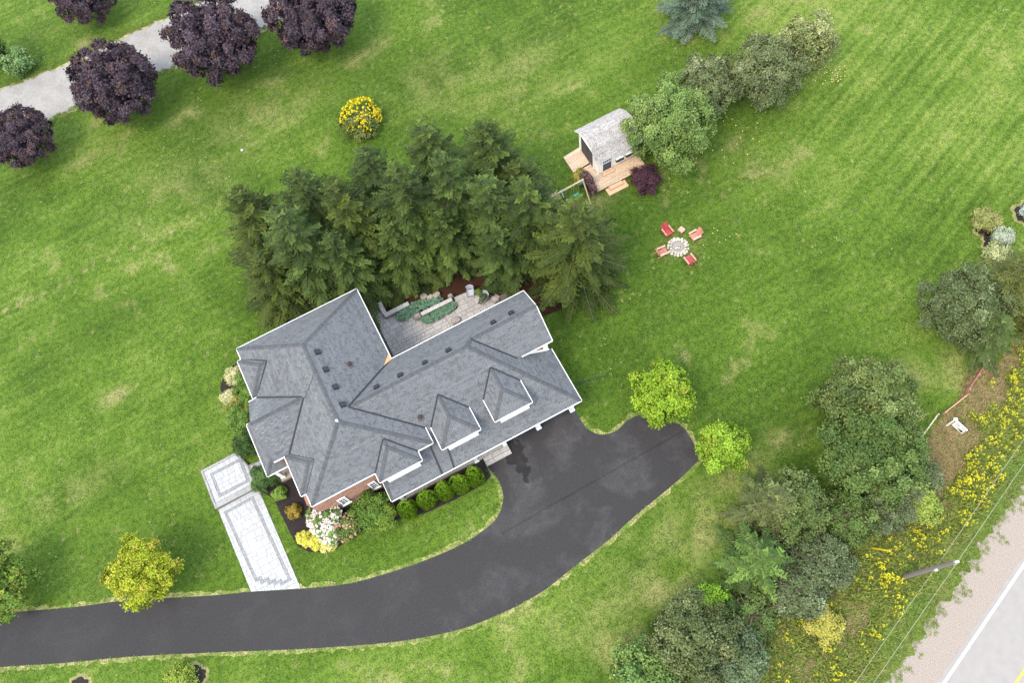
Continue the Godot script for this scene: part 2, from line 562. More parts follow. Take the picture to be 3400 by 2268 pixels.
func sheet(called: String, p: PackedVector2Array, y: float, m: Material, col := Color.WHITE):
	var mb := MB.new()
	mb.prism(p, -0.02, y, col)
	return struct(called, mb, m)

func blob(x: float, z: float, rx: float, rz: float, sd: int, rough := 0.12) -> PackedVector2Array:
	var o := PackedVector2Array()
	var f := FastNoiseLite.new()
	f.seed = sd
	f.frequency = 0.6
	for i in 28:
		var a := TAU * i / 28
		var k := 1.0 + f.get_noise_2d(cos(a) * 2, sin(a) * 2) * rough * 4
		o.append(Vector2(x + cos(a) * rx * k, z + sin(a) * rz * k))
	return o

func beds():
	var chips := ramp_tex(512, [[0.04, 0.3, 71], [0.22, 0.7, 72]], [[0.0, Color(0.35, 0.33, 0.33)], [0.6, Color(0.75, 0.72, 0.7)], [1.0, Color(1, 0.96, 0.92)]], 2.2)
	var mulch := mat(lin(0.068, 0.057, 0.059), 0.98, false, chips, 0.5)
	relief(mulch, chips, 4.0)
	M.mulch = mulch
	var litter := mat(lin(0.085, 0.042, 0.024), 0.98, false, chips, 0.5)
	relief(litter, chips, 3.0)
	M.litter = litter
	var p := V2([-13.0, -18.5, -13.0, -22.3, -15.2, -22.6, -17.05, -23.4, -17.0, -22.4, -16.79, -22.5, -16.26, -21.69, -16.08, -18.78, -15.96, -17.56, -15.29, -16.62, -14.28, -16.09, -13.22, -15.92, -10.9, -16.25, -7.78, -15.5, -6.23, -15.07, -3.8, -14.93, -1.45, -14.94, -0.62, -15.25, -0.58, -18.4])
	sheet("mulch_bed", PackedVector2Array(p), 0.016, mulch)
	sheet("mulch_bed", smooth(V2([-13.4, -33.3, -15.0, -33.6, -15.9, -33.3, -16.8, -32.4, -16.85, -31.4, -16.4, -30.0, -16.2, -28.6, -16.6, -27.3, -16.9, -26.4, -15.5, -26.4, -13.4, -27.0]), 4, true), 0.016, mulch)
	for q in [[-26.0, -12.5, 0.75, 0.7], [-34.2, -15.9, 0.7, 0.6], [43.6, -14.25, 1.05, 0.85], [43.2, -12.9, 0.95, 0.75], [46.9, -13.4, 1.0, 0.9]]:
		var ring := blob(q[0], q[1], q[2] + 0.25, q[3] + 0.25, int(q[0]) + 200, 0.1)
		var e := MB.new()
		e.prism(ring, 0.005, 0.005, Color(0.26, 0.24, 0.12))
		struct("lawn_edge", e, M.lawn)
		sheet("mulch_ring", blob(q[0], q[1], q[2], q[3], int(q[0]) + 200, 0.1), 0.016, mulch)
	# brown needle litter under the spruces and behind the patio
	sheet("needle_litter", smooth(V2([-11, -35, -9, -41.5, -3, -42, 6, -41.5, 11, -38.5, 13, -31, 12.8, -26.5, 11, -24.8, 9, -24.8, 3.2, -25.0, -3.3, -25.0, -3.3, -33.5, -6, -33.3]), 3, true), 0.008, litter)

func course(poly: PackedVector2Array, row_h: Array, w: Array, gap: float) -> Array:
	# rows of flat stones across an outline: clipped outlines, shrunk by the joint
	var o := []
	var lo := poly[0]
	var hi := poly[0]
	for q in poly:
		lo = lo.min(q)
		hi = hi.max(q)
	var z := lo.y
	while z < hi.y:
		var h: float = row_h[rng.randi() % row_h.size()]
		var x: float = lo.x - rnd(0, w[w.size() - 1])
		while x < hi.x:
			var l: float = w[rng.randi() % w.size()]
			var r := PackedVector2Array([Vector2(x, z), Vector2(x + l, z), Vector2(x + l, z + h), Vector2(x, z + h)])
			for q in Geometry2D.intersect_polygons(r, poly):
				for s in Geometry2D.offset_polygon(q, -gap * 0.5): 
					if s.size() > 2: o.append(s)
			x += l
		z += h
	return o

func rect(x0: float, z0: float, x1: float, z1: float) -> PackedVector2Array:
	return PackedVector2Array([Vector2(x0, z0), Vector2(x1, z0), Vector2(x1, z1), Vector2(x0, z1)])

func pieces(root: Node3D, called: String, outlines: Array, y0: float, y1: float, base: Color, vary: float, m: Material, pale := 0.0):
	for q in outlines:
		var mb := MB.new()
		var k := rnd(1 - vary, 1 + vary)
		if rnd() < pale: k *= 1.2
		var col := Color(base.r * k, base.g * k * rnd(0.985, 1.01), base.b * k * rnd(0.97, 1.02))
		mb.prism(q, y0, y1 + rnd(-0.003, 0.003), col)
		obj(called, mb, m, root)

func walkway():
	var root := Node3D.new()
	root.name = "paved_walkway"
	add_child(root)
	tag(root, "", "", "", "structure")
	var base := MB.new()
	base.prism(PackedVector2Array(V2([-20.45, -23.0, -17.02, -23.05, -16.86, -14.5, -20.3, -16.05])), -0.05, 0.012, Color(0.30, 0.29, 0.28))
	base.prism(PackedVector2Array(V2([-20.55, -26.45, -17.5, -26.5, -17.0, -25.0, -17.05, -23.05, -20.5, -23.05])), -0.05, 0.30, Color(0.30, 0.29, 0.28))
	base.prism(PackedVector2Array(V2([-17.0, -25.0, -15.2, -24.9, -15.2, -23.5, -17.0, -23.5])), -0.05, 0.30, Color(0.30, 0.29, 0.28))
	obj("joint_sand", base, M.stone, root)
	var light := Color(0.50, 0.50, 0.50)
	var grey := Color(0.31, 0.315, 0.325)
	# lower walk: inner field, dark band with a stepped end, pale border
	var L := PackedVector2Array(V2([-20.45, -23.0, -17.02, -23.05, -16.86, -14.5, -20.3, -16.05]))
	var inner := PackedVector2Array(V2([-19.87, -22.4, -17.82, -22.45, -17.48, -15.6, -17.9, -15.6, -17.9, -15.85, -18.3, -15.85, -18.3, -16.1, -18.75, -16.1, -18.75, -16.4, -19.2, -16.4, -19.2, -16.75, -19.55, -16.75]))
	var band: PackedVector2Array = Geometry2D.offset_polygon(inner, 0.22, Geometry2D.JOIN_MITER)[0]
	pieces(root, "paver", course(inner, [0.38, 0.38, 0.56], [0.38, 0.56, 0.76], 0.014), 0.0, 0.05, light, 0.05, M.paver, 0.06)
	for q in Geometry2D.clip_polygons(band, inner):
		if not Geometry2D.is_polygon_clockwise(q): pass
	for s in 2:
		var o: PackedVector2Array = [rect(-30, -30, -18.6, 0), rect(-18.6, -30, -10, 0)][s]
		for half in Geometry2D.intersect_polygons(band, o):
			for q in Geometry2D.clip_polygons(half, inner):
				pieces(root, "paver", course(q, [0.42], [0.42], 0.012), 0.0, 0.05, grey, 0.06, M.paver)
		for half in Geometry2D.intersect_polygons(L, o):
			for q in Geometry2D.clip_polygons(half, band):
				pieces(root, "paver", course(q, [0.42], [0.5], 0.014), 0.0, 0.05, light, 0.05, M.paver)
	# upper landing one step higher
	var U := PackedVector2Array(V2([-20.35, -26.2, -17.6, -26.25, -17.05, -25.0, -17.1, -23.45, -20.3, -23.45]))
	var ub := rect(-19.95, -25.85, -17.3, -23.75)
	var ui := rect(-19.72, -25.62, -17.53, -23.98)
	pieces(root, "paver", course(ui, [0.38, 0.55], [0.38, 0.55], 0.014), 0.28, 0.345, light, 0.05, M.paver, 0.06)
	for r in [rect(-19.95, -25.85, -17.3, -25.62), rect(-19.95, -23.98, -17.3, -23.75), rect(-19.95, -25.62, -19.72, -23.98), rect(-17.53, -25.62, -17.3, -23.98)]:
		pieces(root, "paver", course(r, [0.42], [0.42], 0.012), 0.28, 0.345, grey, 0.06, M.paver)
	for s in 2:
		var o: PackedVector2Array = [rect(-30, -30, -18.6, 0), rect(-18.6, -30, -10, 0)][s]
		for half in Geometry2D.intersect_polygons(U, o):
			for q in Geometry2D.clip_polygons(half, ub):
				pieces(root, "paver", course(q, [0.42], [0.5], 0.014), 0.28, 0.345, light, 0.05, M.paver)
	pieces(root, "paver", course(rect(-16.95, -24.85, -15.2, -23.6), [0.62], [0.6, 0.45], 0.02), 0.28, 0.345, Color(0.46, 0.46, 0.47), 0.06, M.paver)
	# weathered coping round the landing and the step front
	for r in [rect(-20.55, -26.42, -20.36, -23.05), rect(-20.36, -26.42, -17.55, -26.24), rect(-20.36, -23.43, -17.05, -23.05)]:
		pieces(root, "coping_stone", course(r, [0.9] if r[1].x - r[0].x < 0.4 else [0.4], [0.85], 0.015), 0.1, 0.355, Color(0.40, 0.39, 0.38), 0.1, M.stone)

func stone_block(mb: MB, o: Vector3, s: Vector3, sd: int, col: Color):
	# a rough boulder: an icosphere-like lump squared off and dented
	var f := FastNoiseLite.new()
	f.seed = sd
	f.frequency = 0.9
	var nu := 10
	var nv := 7
	var pts := []
	for j in nv + 1:
		var row := []
		for i in nu:
			var th := PI * j / nv
			var ph := TAU * i / nu
			var d := Vector3(sin(th) * cos(ph), cos(th), sin(th) * sin(ph))
			var q := Vector3(signf(d.x) * pow(absf(d.x), 0.6), signf(d.y) * pow(absf(d.y), 0.55), signf(d.z) * pow(absf(d.z), 0.6))
			q *= 1.0 + f.get_noise_3dv(d * 2.2) * 0.4
			row.append(o + q * s * 0.5)
		pts.append(row)
	for j in nv:
		for i in nu:
			var k := (i + 1) % nu
			var t := rnd(0.9, 1.1)
			mb.quad(pts[j + 1][i], pts[j][i], pts[j][k], pts[j + 1][k], col * t)

func patio():
	var root := Node3D.new()
	root.name = "stone_patio"
	add_child(root)
	tag(root, "", "", "", "structure")
	var P := PackedVector2Array(V2([-3.35, -33.3, -2.45, -33.1, -2.4, -30.95, 0.25, -30.9, 0.25, -29.4, 3.2, -28.9, 3.35, -29.95, 4.4, -29.85, 5.9, -29.4, 6.4, -28.0, 7.6, -27.6, 7.6, -25.15, -3.35, -25.15]))
	var base := MB.new()
	base.prism(P, -0.04, 0.02, Color(0.07, 0.062, 0.055))
	obj("joint_sand", base, M.stone, root)
	pieces(root, "flagstone", course(Geometry2D.intersect_polygons(P, rect(-3.4, -34, 2.0, -25))[0], [0.30, 0.45, 0.60], [0.30, 0.45, 0.6, 0.9], 0.022), 0.0, 0.06, Color(0.50, 0.475, 0.455), 0.13, M.paver)
	pieces(root, "flagstone", course(Geometry2D.intersect_polygons(P, rect(2.0, -34, 8.0, -25))[0], [0.42, 0.52], [0.45, 0.6, 0.75], 0.022), 0.0, 0.09, Color(0.48, 0.455, 0.435), 0.10, M.paver)
	# two low planter walls of cut stone with pale caps
	var w := thing("planter_wall", "low L-shaped stone planter wall with pale cap beside the dark path at the house corner", "garden wall")
	for i in 4: 
		var mb := MB.new()
		mb.bevel_box(Vector3(-2.1 + i * 0.56, 0.24, -31.12), Vector3(0.55, 0.48, 0.3), 0.02, Color(0.36, 0.34, 0.31) * rnd(0.9, 1.1))
		obj("wall_stone", mb, M.stone, w)
		var cp := MB.new()
		cp.bevel_box(Vector3(-2.1 + i * 0.56, 0.52, -31.12), Vector3(0.553, 0.08, 0.36), 0.015, Color(0.55, 0.53, 0.50) * rnd(0.94, 1.06))
		obj("cap_stone", cp, M.stone, w)
	for i in 2:
		var mb := MB.new()
		mb.bevel_box(Vector3(-2.26, 0.24, -31.58 - i * 0.56), Vector3(0.3, 0.48, 0.55), 0.02, Color(0.34, 0.32, 0.30) * rnd(0.9, 1.1))
		obj("wall_stone", mb, M.stone, w)
		var cp := MB.new()
		cp.bevel_box(Vector3(-2.26, 0.52, -31.58 - i * 0.56), Vector3(0.36, 0.08, 0.553), 0.015, Color(0.52, 0.50, 0.47) * rnd(0.94, 1.06))
		obj("cap_stone", cp, M.stone, w)
	var w2 := thing("planter_wall", "straight low stone planter wall with pale cap between two beds of blue-green leaves", "garden wall")
	for i in 5:
		var mb := MB.new()
		mb.bevel_box(Vector3(0.62 + i * 0.56, 0.24, -29.72 + i * 0.01), Vector3(0.55, 0.48, 0.26), 0.02, Color(0.38, 0.36, 0.33) * rnd(0.9, 1.1))
		obj("wall_stone", mb, M.stone, w2)
		var cp := MB.new()
		cp.bevel_box(Vector3(0.62 + i * 0.56, 0.52, -29.72 + i * 0.01), Vector3(0.553, 0.08, 0.33), 0.015, Color(0.58, 0.56, 0.53) * rnd(0.94, 1.06))
		obj("cap_stone", cp, M.stone, w2)
	var bl := [[1.22, -31.15, 0.62, 0.5, "rounded tan boulder leftmost of the three behind the planter beds"], [1.62, -30.85, 0.6, 0.45, "tan boulder in the middle of the three behind the planter beds"], [2.2, -30.75, 0.62, 0.5, "tan boulder rightmost of the three behind the planter beds"], [3.15, -30.02, 0.42, 0.75, "upright pale boulder at the far end of the straight planter wall"], [-0.02, -29.78, 0.62, 0.6, "squared pinkish boulder at the near end of the straight planter wall"], [2.6, -27.95, 0.75, 0.4, "flat pink-grey boulder on the patio close under the rear eave"], [6.3, -28.0, 0.75, 0.6, "grey patio boulder under the spruces next to the grey chairs"], [6.95, -27.7, 0.8, 0.7, "dark brown boulder at the patio edge by the rear eave end"], [-0.3, -31.2, 0.4, 0.55, "small dark boulder at the right end of the L-shaped planter wall"]]
	for i in bl.size():
		var q: Array = bl[i]
		var o := thing("boulder", q[4], "boulder", Vector3(q[0], 0, q[1]))
		var mb := MB.new()
		stone_block(mb, Vector3(0, q[3] * 0.45, 0), Vector3(q[2], q[3], q[2] * rnd(0.65, 0.85)), 300 + i, [Color(0.42, 0.37, 0.30), Color(0.40, 0.34, 0.32), Color(0.16, 0.13, 0.11)][2 if i in [7, 8] else (1 if i in [4, 5, 6] else 0)])
		obj("stone", mb, M.stone, o)
	# leafy ground cover in the two beds
	var beds := [[smooth(V2([-1.5, -30.85, -0.05, -31.15, 1.3, -30.75, 2.4, -30.3, 2.3, -29.95, 0.6, -30.05, -0.25, -30.1, -0.9, -29.95, -1.4, -30.2]), 3, true), "bed of blue-green leafy plants behind the straight planter wall"], [smooth(V2([0.25, -29.55, 1.8, -29.6, 3.2, -29.45, 3.15, -29.0, 2.2, -28.8, 1.2, -28.75, 0.45, -28.8]), 3, true), "bed of blue-green leafy plants in front of the straight planter wall"]]
	for q in beds:
		var mb := MB.new()
		var poly: PackedVector2Array = q[0]
		var lo := poly[0]
		var hi := poly[0]
		for s in poly:
			lo = lo.min(s)
			hi = hi.max(s)
		for i in 420:
			var p := Vector2(rnd(lo.x, hi.x), rnd(lo.y, hi.y))
			if not Geometry2D.is_point_in_polygon(p, poly): continue
			var o := Vector3(p.x, rnd(0.18, 0.38), p.y)
			var col := Color(0.055, 0.115, 0.072).lerp(Color(0.10, 0.17, 0.11), rnd())
			for k in 7:
				var a := rnd(0, TAU)
				var d := Vector3(cos(a), rnd(0.1, 0.6), sin(a)).normalized()
				mb.leaf(o, d, d.cross(Vector3.UP).normalized(), rnd(0.11, 0.17), rnd(0.08, 0.12), col * rnd(0.85, 1.15))
		var o := obj("leafy_groundcover", mb, leafmat())
		tag(o, q[1], "ground cover", "", "stuff")

# ---------------------------------------------------------------- roofs
func tile_plane(mb: MB, p: Array, expo := 0.155, wmin := 0.16, wmax := 0.34, lift := 0.02, tone := 0.09, base := Color(0.174, 0.181, 0.192), single: Array = []):
	# courses of shingle tabs over a planar outline; every tab a wedge with its own butt edge and tone
	var nn := Vector3.ZERO
	for i in p.size(): nn += (p[i] as Vector3).cross(p[(i + 1) % p.size()])
	nn = nn.normalized()
	if nn.y < 0: nn = -nn
	var U := Vector3.UP.cross(nn).normalized()
	var V := nn.cross(U).normalized()
	var o: Vector3 = p[0]
	var poly := PackedVector2Array()
	var lo := Vector2(1e9, 1e9)
	var hi := -lo
	for q in p:
		var s := Vector2((q - o).dot(U), (q - o).dot(V))
		poly.append(s)
		lo = lo.min(s)
		hi = hi.max(s)
	var v := lo.y
	while v < hi.y:
		var u := lo.x - rnd(0, wmax)
		var rowtone := rnd(0.93, 1.07)
		while u < hi.x:
			var w := rnd(wmin, wmax)
			var v0 := v - (0.02 if rnd() < 0.4 else 0.0)
			var r := PackedVector2Array([Vector2(u, v0), Vector2(u + w - 0.008, v0), Vector2(u + w - 0.008, v + expo), Vector2(u, v + expo)])
			u += w
			var inside := 0
			for s in r:
				if Geometry2D.is_point_in_polygon(s, poly): inside += 1
			if inside == 0:
				var mid := (r[0] + r[2]) * 0.5
				if not Geometry2D.is_point_in_polygon(mid, poly): continue
			var k := rowtone * rnd(1 - tone, 1 + tone)
			if rnd() < 0.30: k *= 0.80
			var col := Color(base.r * k, base.g * k, base.b * k)
			var outs: Array = [r] if inside == 4 else Geometry2D.intersect_polygons(r, poly)
			for q in outs:
				var w3 := []
				for s in q: w3.append(o + U * s.x + V * s.y + nn * (0.004 + lift * (1.0 - (s.y - v0) / expo)))
				var t := mb
				if single.size() > 0 and single[0] > 0 and q.size() == 4:
					single[0] -= 1
					t = MB.new()
				var area := 0.0
				for i in q.size(): area += q[i].cross(q[(i + 1) % q.size()])
				if area < 0: w3.reverse()
				for i in range(1, w3.size() - 1):
					if (w3[i] - w3[0]).cross(w3[i + 1] - w3[0]).dot(nn) >= 0: t.tri(w3[0], w3[i], w3[i + 1], col)
					else: t.tri(w3[0], w3[i + 1], w3[i], col)
				if inside == 4:
					var a: Vector3 = o + U * r[0].x + V * r[0].y
					var b: Vector3 = o + U * r[1].x + V * r[1].y
					var up := nn * (0.004 + lift)
					t.quad(a, b, b + up, a + up, col * 0.9)
					var e: Vector3 = o + U * r[1].x + V * r[2].y
					t.tri(b, e + nn * 0.004, b + up, col)
				if t != mb: single[1].append(t)
		v += expo

func deck(mb: MB, p: Array, t: float, col: Color):
	# the boards under the shingles: the outline with thickness t downwards
	var nn := Vector3.ZERO
	for i in p.size(): nn += (p[i] as Vector3).cross(p[(i + 1) % p.size()])
	var q := p.duplicate()
	if nn.y < 0:
		q.reverse()
		nn = -nn
	nn = nn.normalized()
	var U := Vector3.UP.cross(nn).normalized()
	var V := nn.cross(U).normalized()
	var flat := PackedVector2Array()
	for s in q: flat.append(Vector2((s - q[0]).dot(U), (s - q[0]).dot(V)))
	var tr := Geometry2D.triangulate_polygon(flat)
	var dn := Vector3(0, -t, 0)
	for i in range(0, tr.size(), 3):
		var a: Vector3 = q[tr[i]]
		var b: Vector3 = q[tr[i + 1]]
		var d: Vector3 = q[tr[i + 2]]
		if (b - a).cross(d - a).y < 0:
			var s := b
			b = d
			d = s
		mb.tri(a, b, d, col)
		mb.tri(a + dn, d + dn, b + dn, col)
	for i in q.size():
		var a: Vector3 = q[i]
		var b: Vector3 = q[(i + 1) % q.size()]
		mb.quad(a + dn, b + dn, b, a, col)

func pn(p: Array) -> Vector3:
	var nn := Vector3.ZERO
	for i in p.size(): nn += (p[i] as Vector3).cross(p[(i + 1) % p.size()])
	nn = nn.normalized()
	return nn if nn.y > 0 else -nn

func fold(mb: MB, a: Vector3, b: Vector3, n1: Vector3, n2: Vector3, half: float, up: float, col: Color, step := 0.0, tone := 0.0):
	# cap pieces (or one metal strip) folded over the line where two planes meet
	var t := (b - a).normalized()
	var d1 := n1.cross(t).normalized()
	var d2 := n2.cross(t).normalized()
	if d1.dot(n2) > 0 and step > 0: d1 = -d1
	if d2.dot(n1) > 0 and step > 0: d2 = -d2
	if step == 0:
		if d1.dot(n2) < 0: d1 = -d1
		if d2.dot(n1) < 0: d2 = -d2
		# strips in a valley lie on each plane, on the side away from the other one
	var len := (b - a).length()
	var parts := maxi(1, int(len / step)) if step > 0 else 1
	for i in parts:
		var k := rnd(1 - tone, 1 + tone)
		if i % 2 == 0: k *= 0.95
		var c := Color(col.r * k, col.g * k, col.b * k)
		var s := a.lerp(b, float(i) / parts)
		var e := a.lerp(b, float(i + 1) / parts + (0.02 / len if step > 0 else 0.0))
		var m := (n1 + n2).normalized() * up
		var m2 := m * 1.6 if step > 0 else m
		for g in [[d1, n1], [d2, n2]]:
			var off: Vector3 = g[0] * half + g[1] * up
			var q := [s + m2, e + m, e + off, s + off * 1.0 + (g[1] * up * 0.4 if step > 0 else Vector3.ZERO)]
			if (q[1] - q[0]).cross(q[3] - q[0]).dot(g[1]) > 0: mb.quad(q[0], q[1], q[2], q[3], c)
			else: mb.quad(q[0], q[3], q[2], q[1], c)

func roof_vent(parent: Node3D, p: Vector3, nn: Vector3, along: Vector3):
	var y := nn
	var x := along.normalized()
	var z := x.cross(y).normalized()
	var b := Basis(x, y, z)
	var mb := MB.new()
	mb.bevel_box(p + y * 0.10, Vector3(0.36, 0.16, 0.36), 0.03, Color.WHITE, b)
	mb.box(p + y * 0.025, Vector3(0.46, 0.02, 0.44), Color.WHITE, b)
	for i in 3: mb.box(p + y * (0.06 + i * 0.03) + z * 0.185, Vector3(0.3, 0.01, 0.02), Color.WHITE, b)
	obj("roof_vent", mb, M.dark_metal, parent)

func hip_bay(roof: Node3D, D: MB, S: MB, C: MB, G: Node, eL: Vector3, eR: Vector3, nL: Vector3, nR: Vector3, aF: Vector3, aB: Vector3, host: Vector3):
	# a small hipped roof that dies into a bigger plane: front, left and right faces, caps, valleys and gutters
	var front := [eL, eR, aF]
	var left := [nL, eL, aF, aB]
	var right := [eR, nR, aB, aF]
	for q in [front, left, right]:
		deck(D, q, 0.12, Color(0.5, 0.5, 0.5))
		tile_plane(S, q)
	var cc := Color(0.112, 0.117, 0.126)
	fold(C, eL, aF, pn(front), pn(left), 0.15, 0.02, cc, 0.2, 0.12)
	fold(C, eR, aF, pn(front), pn(right), 0.15, 0.02, cc, 0.2, 0.12)
	fold(C, aF, aB, pn(left), pn(right), 0.15, 0.02, cc, 0.2, 0.12)
	valley(roof, nL, aB, pn(left), host, 0.07)
	valley(roof, nR, aB, pn(right), host, 0.07)
	gutter(G, eL, eR)
	gutter(G, nL, eL)
	gutter(G, eR, nR)

func gutter(parent: Node, a: Vector3, b: Vector3, w := 0.12):
	var mb := MB.new()
	mb.bar(a + Vector3(0, -0.055, 0), b + Vector3(0, -0.055, 0), w, 0.13, Color.WHITE)
	obj("gutter", mb, M.white, parent)

func valley(parent: Node, a: Vector3, b: Vector3, n1: Vector3, n2: Vector3, half: float):
	var mb := MB.new()
	fold(mb, a, b, n1, n2, half, 0.03, Color.WHITE)
	obj("valley_flashing", mb, M.dark_metal, parent)

func window(parent: Node3D, o: Vector3, w: float, h: float, face: Basis, cols := 2, rows := 4, called := "window"):
	# face.z looks outward
	var f := MB.new()
	var x := face.x
	var y := face.y
	var z := face.z
	var t := 0.09
	for s in [-1, 1]:
		f.box(o + x * s * (w * 0.5 - t * 0.5) + z * 0.02, Vector3(t, h, 0.10), Color.WHITE, face)
		f.box(o + y * s * (h * 0.5 - t * 0.5) + z * 0.02, Vector3(w - 2 * t, t, 0.097), Color.WHITE, face)
	f.box(o - y * (h * 0.5 + 0.03) + z * 0.06, Vector3(w + 0.1, 0.06, 0.16), Color.WHITE, face)
	for i in range(1, cols): f.box(o + x * (-w * 0.5 + w * i / cols) + z * 0.01, Vector3(0.025, h - 2 * t, 0.03), Color.WHITE, face)
	for i in range(1, rows): f.box(o + y * (-h * 0.5 + h * i / rows) + z * 0.012, Vector3(w - 2 * t, 0.025 if i != rows / 2 else 0.06, 0.03), Color.WHITE, face)
	var win := obj(called, f, M.white, parent)
	var g := MB.new()
	g.box(o - z * 0.02, Vector3(w - 2 * t, h - 2 * t, 0.02), Color.WHITE, face)
	return [win, g]

func house():
	var H := thing("family_house", "brick house with grey shingle hip roofs, white gutters and dormers above the drive", "house")
	var y5 := 5.0
	# corner and ridge points of the roof
	var A := Vector3(-3.2, 5, -32.0)
	var B := Vector3(-13.3, 5, -32.05)
	var P1 := Vector3(-8.2, 8, -28.3)
	var P2 := Vector3(-8.2, 8, -21.77)
	var R0 := Vector3(-8.2, 8, -26.0)
	var C := Vector3(-12.72, 5, -18.17)
	var E1 := Vector3(-3.2, 5, -18.15)
	var E2 := Vector3(-3.2, 5, -19.43)
	var Lr := Vector3(-3.2, 5, -25.42)
	var J := Vector3(-7.2, 7.4, -22.6)
	var WJ := Vector3(-9.78, 6.95, -25.1)
	var WJr := Vector3(-9.93, 6.98, -25.1)
	var WV := Vector3(-12.72, 5, -22.45)
	var WV2 := Vector3(-13.3, 5, -27.62)
	var Q := Vector3(2.1, 7.4, -22.6)
	var Q2 := Vector3(2.6, 6.98, -23.1)
	var GR := Vector3(7.95, 6.98, -23.1)
	var GF := Vector3(7.95, 5, -20.85)
	var GFl := Vector3(5.04, 5, -20.85)
	var RR := Vector3(7.97, 5, -25.42)
	var Dc := Vector3(7.86, 2.7, -16.4)
	var E := Vector3(-7.84, 2.7, -16.4)
	var Ee := Vector3(7.86, 2.7, -21.1)
	var fh := func(z: float) -> float: return 7.4 - 0.758 * (z + 22.6)
	var Eh := Vector3(-7.4, fh.call(-18.42), -18.42)
	var W1 := Vector3(-14.0, 5, -27.6)
	var W2 := Vector3(-13.98, 5, -22.45)
	var WR := Vector3(-14.0, 6.98, -25.1)
	var planes := {
		"rear_hip": [A, B, P1],
		"east": [A, Lr, J, E2, E1, P2, P1],
		"south": [C, E1, P2],
		"west_front": [C, P2, R0, WJ, WV],
		"west_rear": [B, P1, R0, Vector3(-9.72, 7.105, -25.02), WJr, WV2],
		"wing_front": [E, Dc, Q, J, E2, Vector3(-3.3, fh.call(-18.42), -18.42), Eh],
		"wing_end": [Dc, Ee, Vector3(5.04, 5.0, -21.1), Q2, Q],
		"wing_rear": [Lr, RR, GR, Q2, Q, J],
		"gable_front": [GFl, GF, GR, Q2],
		"porch_hip": [E, Eh, Vector3(-7.84, 2.7, -18.42)],
		"west_gable_rear": [W1, WR, WJr, WV2],
		"west_gable_front": [W2, WV, WJ, WR],
		"entry_west": [Vector3(-15.3, 2.9, -26.96), Vector3(-15.3, 2.9, -22.48), Vector3(-14.3, 3.6, -23.48), Vector3(-13.75, 3.98, -23.6), Vector3(-13.75, 3.98, -26.96)],
		"entry_front": [Vector3(-15.3, 2.9, -22.48), Vector3(-12.9, 2.9, -22.48), Vector3(-12.9, 3.6, -23.48), Vector3(-14.3, 3.6, -23.48)],
	}
	var roof := node("roof", H)
	var D := MB.new()
	var S := MB.new()
	var single := [300, []]
	for k in planes:
		deck(D, planes[k], 0.14, Color(0.5, 0.5, 0.5))
		if k == "wing_front": tile_plane(S, planes[k], 0.155, 0.16, 0.34, 0.02, 0.09, Color(0.174, 0.181, 0.192), single)
		else: tile_plane(S, planes[k])
	for t in single[1]: obj("shingle", t, M.roofing, roof)
	var N := {}
	for k in planes: N[k] = pn(planes[k])
	# ridge and hip caps
	var cap := MB.new()
	var cc := Color(0.112, 0.117, 0.126)
	for q in [[A, P1, "rear_hip", "east"], [B, P1, "rear_hip", "west_rear"], [P1, R0, "west_rear", "east"], [R0, P2, "west_front", "east"], [C, P2, "south", "west_front"], [E1, P2, "south", "east"], [J, Q, "wing_front", "wing_rear"], [Dc, Q, "wing_front", "wing_end"], [Q, Q2, "wing_rear", "wing_end"], [Q2, GR, "wing_rear", "gable_front"], [WR, WJr, "west_gable_rear", "west_gable_front"], [E, Eh, "wing_front", "porch_hip"], [Vector3(-15.3, 2.9, -22.48), Vector3(-14.3, 3.6, -23.48), "entry_west", "entry_front"], [WJ, R0, "west_rear", "west_front"]]:
		fold(cap, q[0], q[1], N[q[2]], N[q[3]], 0.16, 0.022, cc, 0.2, 0.12)
	# open metal valleys
	for q in [[Lr, J, "east", "wing_rear", 0.10], [E2, J, "east", "wing_front", 0.075], [WV, WJ, "west_front", "west_gable_front", 0.085], [WV2, WJr, "west_rear", "west_gable_rear", 0.085], [GFl, Q2, "gable_front", "wing_end", 0.075]]:
		valley(roof, q[0], q[1], N[q[2]], N[q[3]], q[4])
	var vl := MB.new()
	vl.bar(R0 + Vector3(0.03, -0.02, 0), WJ + Vector3(0.12, -0.02, 0), 0.07, 0.05)  # dark bar fills the roof step and stands in for its shadow line
	obj("seam_shadow_strip", vl, M.dark_metal, roof)
	# two dark heat cables running down the porch roof
	for q in [[-3.5, -18.3, -3.7, -16.42], [-2.44, -17.75, -2.73, -16.42]]:
		var hc := MB.new()
		hc.bar(Vector3(q[0], fh.call(q[1]) + 0.03, q[1]), Vector3(q[2], fh.call(q[3]) + 0.03, q[3]), 0.14, 0.03)
		obj("heat_cable", hc, M.dark_metal, roof)
	# gutters along every eave
	for q in [[A, B], [B, Vector3(-13.3, 5, -31.05)], [Vector3(-13.3, 5, -27.7), WV2], [A, Lr], [E1, E2], [C, Vector3(-7.74, 5, -18.17)], [Vector3(-4.42, 5, -18.15), E1], [C, Vector3(-12.72, 5, -19.2)], [Lr, RR], [E, Dc], [Dc, Ee], [E, Vector3(-7.84, 2.7, -18.3)], [GFl + Vector3(0.35, 0, 0), GF], [WV2, W1], [WV, W2], [Vector3(-15.3, 2.9, -26.96), Vector3(-15.3, 2.9, -22.48)], [Vector3(-15.3, 2.9, -22.48), Vector3(-13.2, 2.9, -22.48)], [Vector3(-15.3, 2.9, -26.96), Vector3(-14.7, 3.0, -26.98)]]:
		gutter(H, q[0], q[1])
